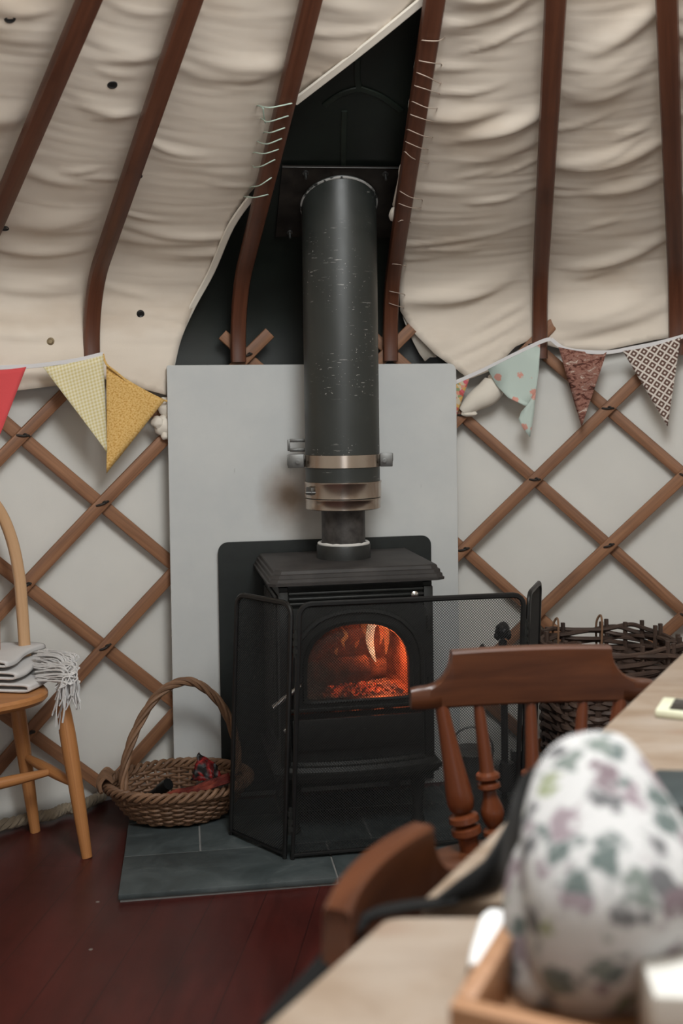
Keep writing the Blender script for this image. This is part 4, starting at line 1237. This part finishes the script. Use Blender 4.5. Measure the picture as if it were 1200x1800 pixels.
finish('folded_cloth', bm, M_shawl, SH, world=True, sharp=80, mods=[('SOLIDIFY', dict(thickness=.006, offset=0))])
bm = B()
for i in range(95):
    u = random.random(); k = random.random()
    a = PY(58+30*k, 1138+60*u, 2.87-.10*u); 
    top = PY(92+34*k+14*random.random(), 1150+46*u+random.uniform(-8, 8), 2.83-.10*u)
    ex_ = 96+50*random.random()*(.5+.5*k); ey = 1195+55*random.random()
    if i < 8: ex_ = 88+22*random.random(); ey = 1255+40*random.random()
    end = PY(ex_, ey, 2.80-.08*u)
    mid = PY((ex_+118)/2+random.uniform(-4, 8), 1172+28*u+random.uniform(-6, 6), 2.82-.10*u)
    tube(bm, spline([a, top, mid, mid.lerp(end, .5)+V((random.uniform(-.008, .012), 0, 0)), end], 5), random.uniform(.0016, .0026), 5)
finish('fringe', bm, M_shawl, SH, world=True, kind='stuff')

# rope and folded skirt at the foot of the wall
bm = B()
pl = spline([PH(x, y, .025) for x, y in ((182, 1398), (160, 1408), (135, 1420), (112, 1422), (90, 1432), (60, 1436), (20, 1446), (-40, 1460))], 10)
for s in range(3):
    pts = []
    for i, p in enumerate(pl):
        t = (pl[min(i+1, len(pl)-1)]-pl[max(i-1, 0)]).normalized(); b = t.cross(V((0, 0, 1))); ph = i*.8+s*2*PI/3
        pts.append(p+(b*math.cos(ph)+V((0, 0, 1))*math.sin(ph))*.009)
    tube(bm, pts, .0085, 7)
o = finish('rope', bm, M_ropef, label='thick frayed natural rope lying along the foot of the canvas wall', cat='rope'); root_thing(o, PH(112, 1425, 0))

# ================================================================== MATE'S CHAIRS
def crest_rail(par, raised, L, bow):
    bm = B(); cut = .048; K = set()
    for i in range(41): K.add(round(-L/2+L*i/40, 5))
    for sg in (-1, 1):
        for t in (0, .004, .015, .04, .09, .16, .26, .4, .55, .75, 1): K.add(round(sg*(raised+cut*t), 5))
    rings = []
    for x in sorted(K):
        ax_ = abs(x); top, low, zb2 = .765, .708, .668
        if ax_ <= raised: zt2 = top
        elif ax_ < raised+cut:
            t = (ax_-raised)/cut; zt2 = low+(top-low)*(1-math.sqrt(max(0, 1-(1-t)**2)))
        else: zt2 = low
        zt2 -= .10*x*x
        m = L/2-.016
        if ax_ > m:
            e = 1-((ax_-m)/.016)**2*.12; zc_ = (zb2+low)/2; zt2 = zc_+(zt2-zc_)*e; zb2 = zc_-(zc_-zb2)*e
        y = -bow*x*x-.012; c = .004
        rings.append([bm.verts.new(q) for q in ((x, y+c, zb2), (x, y, zb2+c), (x, y-.001, (zb2+zt2)/2), (x, y, zt2-c), (x, y+c, zt2), (x, y+.021, zt2), (x, y+.025, zt2-c), (x, y+.025, zb2+c), (x, y+.021, zb2))])
    for a, b in zip(rings, rings[1:]):
        for j in range(9): bm.faces.new((a[j], a[(j+1) % 9], b[(j+1) % 9], b[j]))
    bm.faces.new(rings[0]); bm.faces.new(rings[-1][::-1])
    finish('crest_rail', bm, M_chairr, par, sharp=42)
def mate_chair(name, label, loc, rot, raised=.138, L=.42, bow=.33):
    t = thing(name, label, 'chair', loc, rot, 'reddish mate chairs at the table')
    crest_rail(t, raised, L, bow)
    SP = [(.0085, 0), (.010, .03), (.012, .115), (.013, .125), (.020, .130), (.021, .136), (.013, .141), (.019, .146), (.020, .152), (.011, .158), (.012, .168), (.019, .188), (.0205, .198), (.017, .212), (.011, .222), (.020, .228), (.021, .235), (.012, .240), (.0125, .262)]
    PO = [(.0115, 0), (.013, .04), (.017, .10), (.022, .15), (.0235, .172), (.021, .185), (.0145, .192), (.025, .198), (.026, .207), (.016, .212), (.025, .218), (.0255, .228), (.017, .236), (.016, .262)]
    for x in (-.157, -.092, 0, .092, .157):
        a = V((x, -bow*x*x, .676)); b = V((x*.72+.0, -.02-bow*x*x, .425))
        bm = B(); ln = (b-a).length; pr = PO if abs(x) > .12 else SP; k = ln/pr[-1][1]
        lathe(bm, [(r, q*k) for r, q in pr], 18, a, b)
        finish('post' if abs(x) > .12 else 'spindle', bm, M_chair, t)
    bm = B()
    def so(k): return [(lambda q: (q[0], q[1]-.20))(supell(2*PI*i/44, .225-k, .215-k, 3.2)) for i in range(44)]
    layers(bm, [(so(k), z) for k, z in ((.03, .395), (.006, .402), (0, .412), (0, .424), (.006, .431), (.06, .427), (.12, .42))])
    finish('seat', bm, M_chairr, t)
    for a in (-1, 1):
        for b in (-1, 1):
            p0 = V((a*.14, -.2+b*.13, .40)); p1 = V((a*.19, -.2+b*.19, 0)); bm = B()
            lathe(bm, [(.014, 0), (.016, .05), (.022, .12), (.016, .16), (.022, .17), (.023, .2), (.015, .25), (.013, (p1-p0).length)], 14, p0, p1); finish('leg', bm, M_chair, t)
    for a in (-1, 1):
        bm = B(); tube(bm, [V((a*.163, -.35, .2)), V((a*.163, -.2, .2)), V((a*.163, -.05, .2))], [.009, .014, .009], 12); finish('stretcher', bm, M_chair, t)
    bm = B(); tube(bm, [V((-.16, -.2, .2)), V((0, -.2, .2)), V((.16, -.2, .2))], [.009, .014, .009], 12); finish('stretcher', bm, M_chair, t)
    return t
_n, _f = PH(592, 1596, .765), PH(742, 1446, .765)
_d = (_f-_n).normalized(); C2R = math.atan2(_d.y, _d.x); C2 = (_n+_f)/2+V((-_d.y, _d.x, 0))*(.0144)
print('raised len', (_f-_n).length)
mate_chair('mate_chair', 'reddish turned-spindle chair tucked to the table in front of the log basket', (.318, 1.795, 0), math.radians(5.0))
mate_chair('mate_chair', 'reddish low-back chair with only its curved crest rail showing beside the table edge', (C2.x, C2.y, 0), C2R, .098, .33, 1.5)

# ================================================================== TABLES
E0 = V((.034, .895, 0)); ED = V((.5075, .8617, 0)); EN = V((.8617, -.5075, 0))
def slab(poly, z0, z1, bev=.004):
    bm = B(); a = [bm.verts.new((p.x, p.y, z0)) for p in poly]; b = [bm.verts.new((p.x, p.y, z1)) for p in poly]; n = len(poly)
    bm.faces.new(a); bm.faces.new(b)
    for i in range(n): bm.faces.new((a[i], b[i], b[(i+1) % n], a[(i+1) % n]))
    return bm
G0 = PH(738, 1583, .74); G1 = PH(866, 1600, .74); 
gd = V((1, -.02, 0)).normalized()
tl = E0+ED*1.35; wT = .80
farpoly = [G0, tl, tl+EN*wT, G0+gd*.98-ED*.0]
TF = thing('dining_table', 'scrubbed pine table carrying the phone and black bag beyond the gap', 'table', (.65, 1.4, 0))
finish('tabletop', slab(farpoly, .705, .74), M_table, TF, world=True, mods=[('BEVEL', dict(width=.004, segments=2))])
for p in (G0+ED*.15+EN*.12, tl-ED*.1+EN*.1, tl-ED*.1+EN*(wT-.1), G0+gd*.8+ED*.12):
    bm = B(); box(bm, (p.x, p.y, .3525), (.06, .06, .705), Rz(-math.radians(59.5)), .004); finish('leg', bm, M_table, TF, world=True)
N0 = PH(680, 1610, .74); N1 = N0+gd*.9; nb_ = N0-ED*.95
nearpoly = [nb_, N0, N1, N1-ED*.95]
TN = thing('side_table', 'pale pine tabletop nearest the viewer holding the tray and floral mitt', 'table', (.4, .55, 0))
finish('tabletop', slab(nearpoly, .708, .74), M_table, TN, world=True, mods=[('BEVEL', dict(width=.004, segments=2))])
for p in (N0-ED*.12+gd*.12, nb_+ED*.1+gd*.12, N1-ED*.12-gd*.1, N1-ED*.85-gd*.1):
    bm = B(); box(bm, (p.x, p.y, .354), (.055, .055, .708), Rz(-math.radians(59.5)), .004); finish('leg', bm, M_table, TN, world=True)

# tray
TZ = .74
tc = V((.064, .672, TZ)); ta = math.radians(-25)
TY = thing('wooden_tray', 'open wooden tray with low sides under the floral mitt', 'tray', tc, ta)
tw, td, th_ = .27, .20, .045
bm = B()
box(bm, (tw/2, td/2, .004), (tw, td, .008))
finish('base', bm, M_traywood, TY)
for c_, s_ in (((tw/2, .007, .0265), (tw, .014, .037)), ((tw/2, td-.007, .0265), (tw, .014, .037)), ((.007, td/2, .0265), (.014, td-.028, .037)), ((tw-.007, td/2, .0265), (.014, td-.028, .037))):
    bm = B(); box(bm, c_, s_, None, .002); finish('side', bm, M_traywood, TY)
# mitt
def loft(rows, depth, name, par, z=None):
    bm = B(); rr_ = []
    for (y, xl, xr), (Y, dpt) in zip(rows, depth):
        a = PY(xl, y, Y); b = PY(xr, y, Y); c = (a+b)/2; h = (b-a)/2
        rr_.append([bm.verts.new(c+h*math.cos(2*PI*i/28)+V((0, -dpt, .35*dpt))*math.sin(2*PI*i/28)) for i in range(28)])
    for a, b in zip(rr_, rr_[1:]):
        for j in range(28): bm.faces.new((a[j], a[(j+1) % 28], b[(j+1) % 28], b[j]))
    bm.faces.new(rr_[0]); bm.faces.new(rr_[-1][::-1])
    for v in bm.verts: v.co += V((noise.noise(v.co*14), noise.noise(v.co*14+V((3, 0, 0))), 0))*.005
    return finish(name, bm, M_mitt, par, world=True, sharp=80, mods=[('SUBSURF', dict(levels=1, render_levels=1))])
MT = thing('oven_mitt', 'padded white oven mitt printed with green and mauve flowers, standing in the tray', 'oven mitt', (.19, .78, .75))
def dep(rows, Yt, Yb, d):
    y0 = rows[0][0]; y1 = rows[-1][0]; n = len(rows)
    return [(Yt+(Yb-Yt)*(r[0]-y0)/(y1-y0), d*math.sqrt(max(.03, 1-((i/(n-1))*1.15-.15 if False else max(0, 1-i/2.5))**2))) for i, r in enumerate(rows)]
rows = [(1284, 1030, 1072), (1292, 1000, 1092), (1312, 966, 1114), (1350, 940, 1140), (1400, 925, 1168), (1460, 915, 1206), (1520, 917, 1236), (1600, 922, 1250), (1660, 922, 1215), (1720, 925, 1170), (1765, 930, 1145), (1800, 935, 1130)]
YM = ((1284, .855), (1350, .825), (1450, .775), (1550, .735), (1620, .725), (1700, .738), (1800, .772))
def ym(y):
    for (a, A), (b, B_) in zip(YM, YM[1:]):
        if y <= b: return A+(B_-A)*(y-a)/(b-a)
    return YM[-1][1]
loft(rows, [(ym(r[0]), .044*math.sqrt(max(.03, 1-max(0, 1-i/3.0)**2))) for i, r in enumerate(rows)], 'mitt_body', MT)
rows = [(1440, 950, 975), (1455, 930, 985), (1500, 905, 1000), (1560, 886, 1010), (1640, 880, 1010), (1720, 886, 1010), (1770, 895, 1010), (1800, 903, 1010)]
rows = [r for r in rows if r[0] < 1790]
loft(rows, dep(rows, .81, .748, .028), 'mitt_thumb', MT)
# second mitt corner and carton
MT2 = thing('oven_mitt', 'folded end of a second floral mitt lying beside the white carton', 'oven mitt', (.27, .73, .75))
rows = [(1630, 1195, 1225), (1650, 1165, 1260), (1690, 1140, 1270), (1740, 1128, 1270), (1775, 1135, 1270)]
loft(rows, [(.80, .006), (.79, .018), (.775, .024), (.76, .024), (.75, .02)], 'mitt_body', MT2)
bm = B(); q = PH(1150, 1752, .802)
o = None
box(bm, (.055, .03, .027), (.11, .06, .054), None, .002)
o = finish('white_carton', bm, M_card, label='small white carton with a bright top at the tray corner', cat='carton'); o.location = (q.x, q.y, .748); o.rotation_euler = (0, 0, -.1)
# white handled knife
KN = thing('table_knife', 'white handled knife lying on the pale tabletop beside the tray', 'knife', PH(845, 1700, TZ))
a = PH(846, 1706, TZ+.012); b = PH(873, 1606, TZ+.016); d = (b-a).normalized()
bm = B(); n_p = 9
sweep(bm, [a.lerp(b, i/(n_p-1)) for i in range(n_p)], rrect(.024, .012, .45, 3), V((0, 0, 1)), False, True, [.8, .95, 1, 1, 1, 1, 1, .92, .6]); finish('handle', bm, M_white, KN, world=True, label='glossy white handle')
bm = B(); sweep(bm, [a-d*.085+V((0, 0, -.008)), a-d*.05+V((0, 0, -.006)), a-d*.012, a+d*.003], rrect(.019, .0025, .3), V((0, 0, 1)), False, True, [.3, .9, 1.05, 1.1]); finish('blade', bm, M_steel, KN, world=True)
# bag and strap
BG = thing('black_bag', 'soft black bag lying on the table beside the floral mitt', 'bag', PH(880, 1540, TZ))
bm = B()
rowsb = [(760, 1588, .742, .002), (800, 1574, .746, .010), (850, 1545, .752, .016), (890, 1500, .765, .03), (915, 1450, .775, .045), (935, 1425, .78, .045), (960, 1430, .775, .04)]
sp_ = spline([PH(x, y, z) for x, y, z, r in rowsb], 6); m_ = len(sp_)
rad = [rowsb[min(int(i/6), 5)][3]+(rowsb[min(int(i/6)+1, 6)][3]-rowsb[min(int(i/6), 5)][3])*((i % 6)/6) for i in range(m_)]
for i, p in enumerate(sp_):
    pass
rg = []
for i, p in enumerate(sp_):
    r = rad[i]; wdt = max(.012, r*1.15)
    rg.append([bm.verts.new(V((p.x+.35*wdt*math.cos(2*PI*j/16), p.y+wdt*.9*math.cos(2*PI*j/16), max(TZ+.0005, TZ+r*.9+r*.9*math.sin(2*PI*j/16))))) for j in range(16)])
for a_, b_ in zip(rg, rg[1:]):
    for j in range(16): bm.faces.new((a_[j], a_[(j+1) % 16], b_[(j+1) % 16], b_[j]))
bm.faces.new(rg[0]); bm.faces.new(rg[-1][::-1])
finish('bag_body', bm, M_bag, BG, world=True)
bm = B()
pts = spline([PH(800, 1580, .746), PH(760, 1588, .745), PH(722, 1592, .745), PH(668, 1603, .744), PH(636, 1620, .737), PH(598, 1655, .730), PH(562, 1700, .722), PH(515, 1752, .715), PH(470, 1805, .71)], 6)
sweep(bm, pts, rrect(.016, .004, .3), V((0, 0, 1))); finish('strap', bm, M_bag, BG, world=True)
# dark case and phone
bm = B(); q = PH(1148, 1352, .77); box(bm, (.07, -.05, .015), (.14, .11, .03), None, .006); box(bm, (.07, -.106, .012), (.13, .004, .01), None, .001, 1)
o = finish('zip_case', bm, [M_case, M_teal], label='dark grey zipped case on the table behind the floral mitt', cat='case'); o.location = (q.x, q.y, TZ); o.rotation_euler = (0, 0, -.12)
PHN = thing('phone', 'phone in a pale cream case lying screen up on the pine table', 'phone', PH(1150, 1262, TZ), -.45)
bm = B(); box(bm, (.074, .037, .006), (.148, .074, .012), None, .004); finish('case', bm, M_cream, PHN, label='pale cream case')
bm = B(); box(bm, (.076, .037, .0122), (.116, .058, .0012), None, .0005); finish('screen', bm, M_screen, PHN, label='dark glossy screen')

# ================================================================== LIGHT
w = bpy.data.worlds.new('sky'); scene.world = w; w.use_nodes = True
w.node_tree.nodes['Background'].inputs[0].default_value = (.75, .85, 1, 1); w.node_tree.nodes['Background'].inputs[1].default_value = .6
def area(name, loc, aim, shape, sx_, sy2, power, col):
    d = bpy.data.lights.new(name, 'AREA'); d.shape = shape; d.size = sx_; d.size_y = sy2; d.energy = power; d.color = col
    o = bpy.data.objects.new(name, d); COL.objects.link(o); o.location = loc
    o.rotation_euler = (V(aim)-V(loc)).to_track_quat('-Z', 'Y').to_euler(); return o
area('crown_daylight', (CX, CY, 2.56), (CX, CY, 0), 'DISK', .85, .85, 30, (.97, 1, 1))
area('door_daylight', (.45, -1.25, 1.0), (.1, 3, 1.0), 'RECTANGLE', 1.0, 1.7, 11, (.93, .97, 1))
d = bpy.data.lights.new('crown_fill', 'POINT'); d.energy = 70; d.color = (.97, 1, 1); d.shadow_soft_size = .30  # added fill lamp below the crown, lifts walls and lining against the table
o = bpy.data.objects.new('crown_fill', d); COL.objects.link(o); o.location = (CX, CY, 2.2)
d = bpy.data.lights.new('fire_glow', 'POINT'); d.energy = 3.4; d.color = (1, .17, .05); d.shadow_soft_size = .03
o = bpy.data.objects.new('fire_glow', d); COL.objects.link(o); o.location = inst(.095, -.03, .49)

vs = scene.view_settings
vs.view_transform = 'Standard'; vs.look = 'None'; vs.gamma = 1; vs.use_curve_mapping = False; vs.exposure = -.05
scene.cycles.use_denoising = True
scene.cycles.max_bounces = 8
scene.cycles.transparent_max_bounces = 16
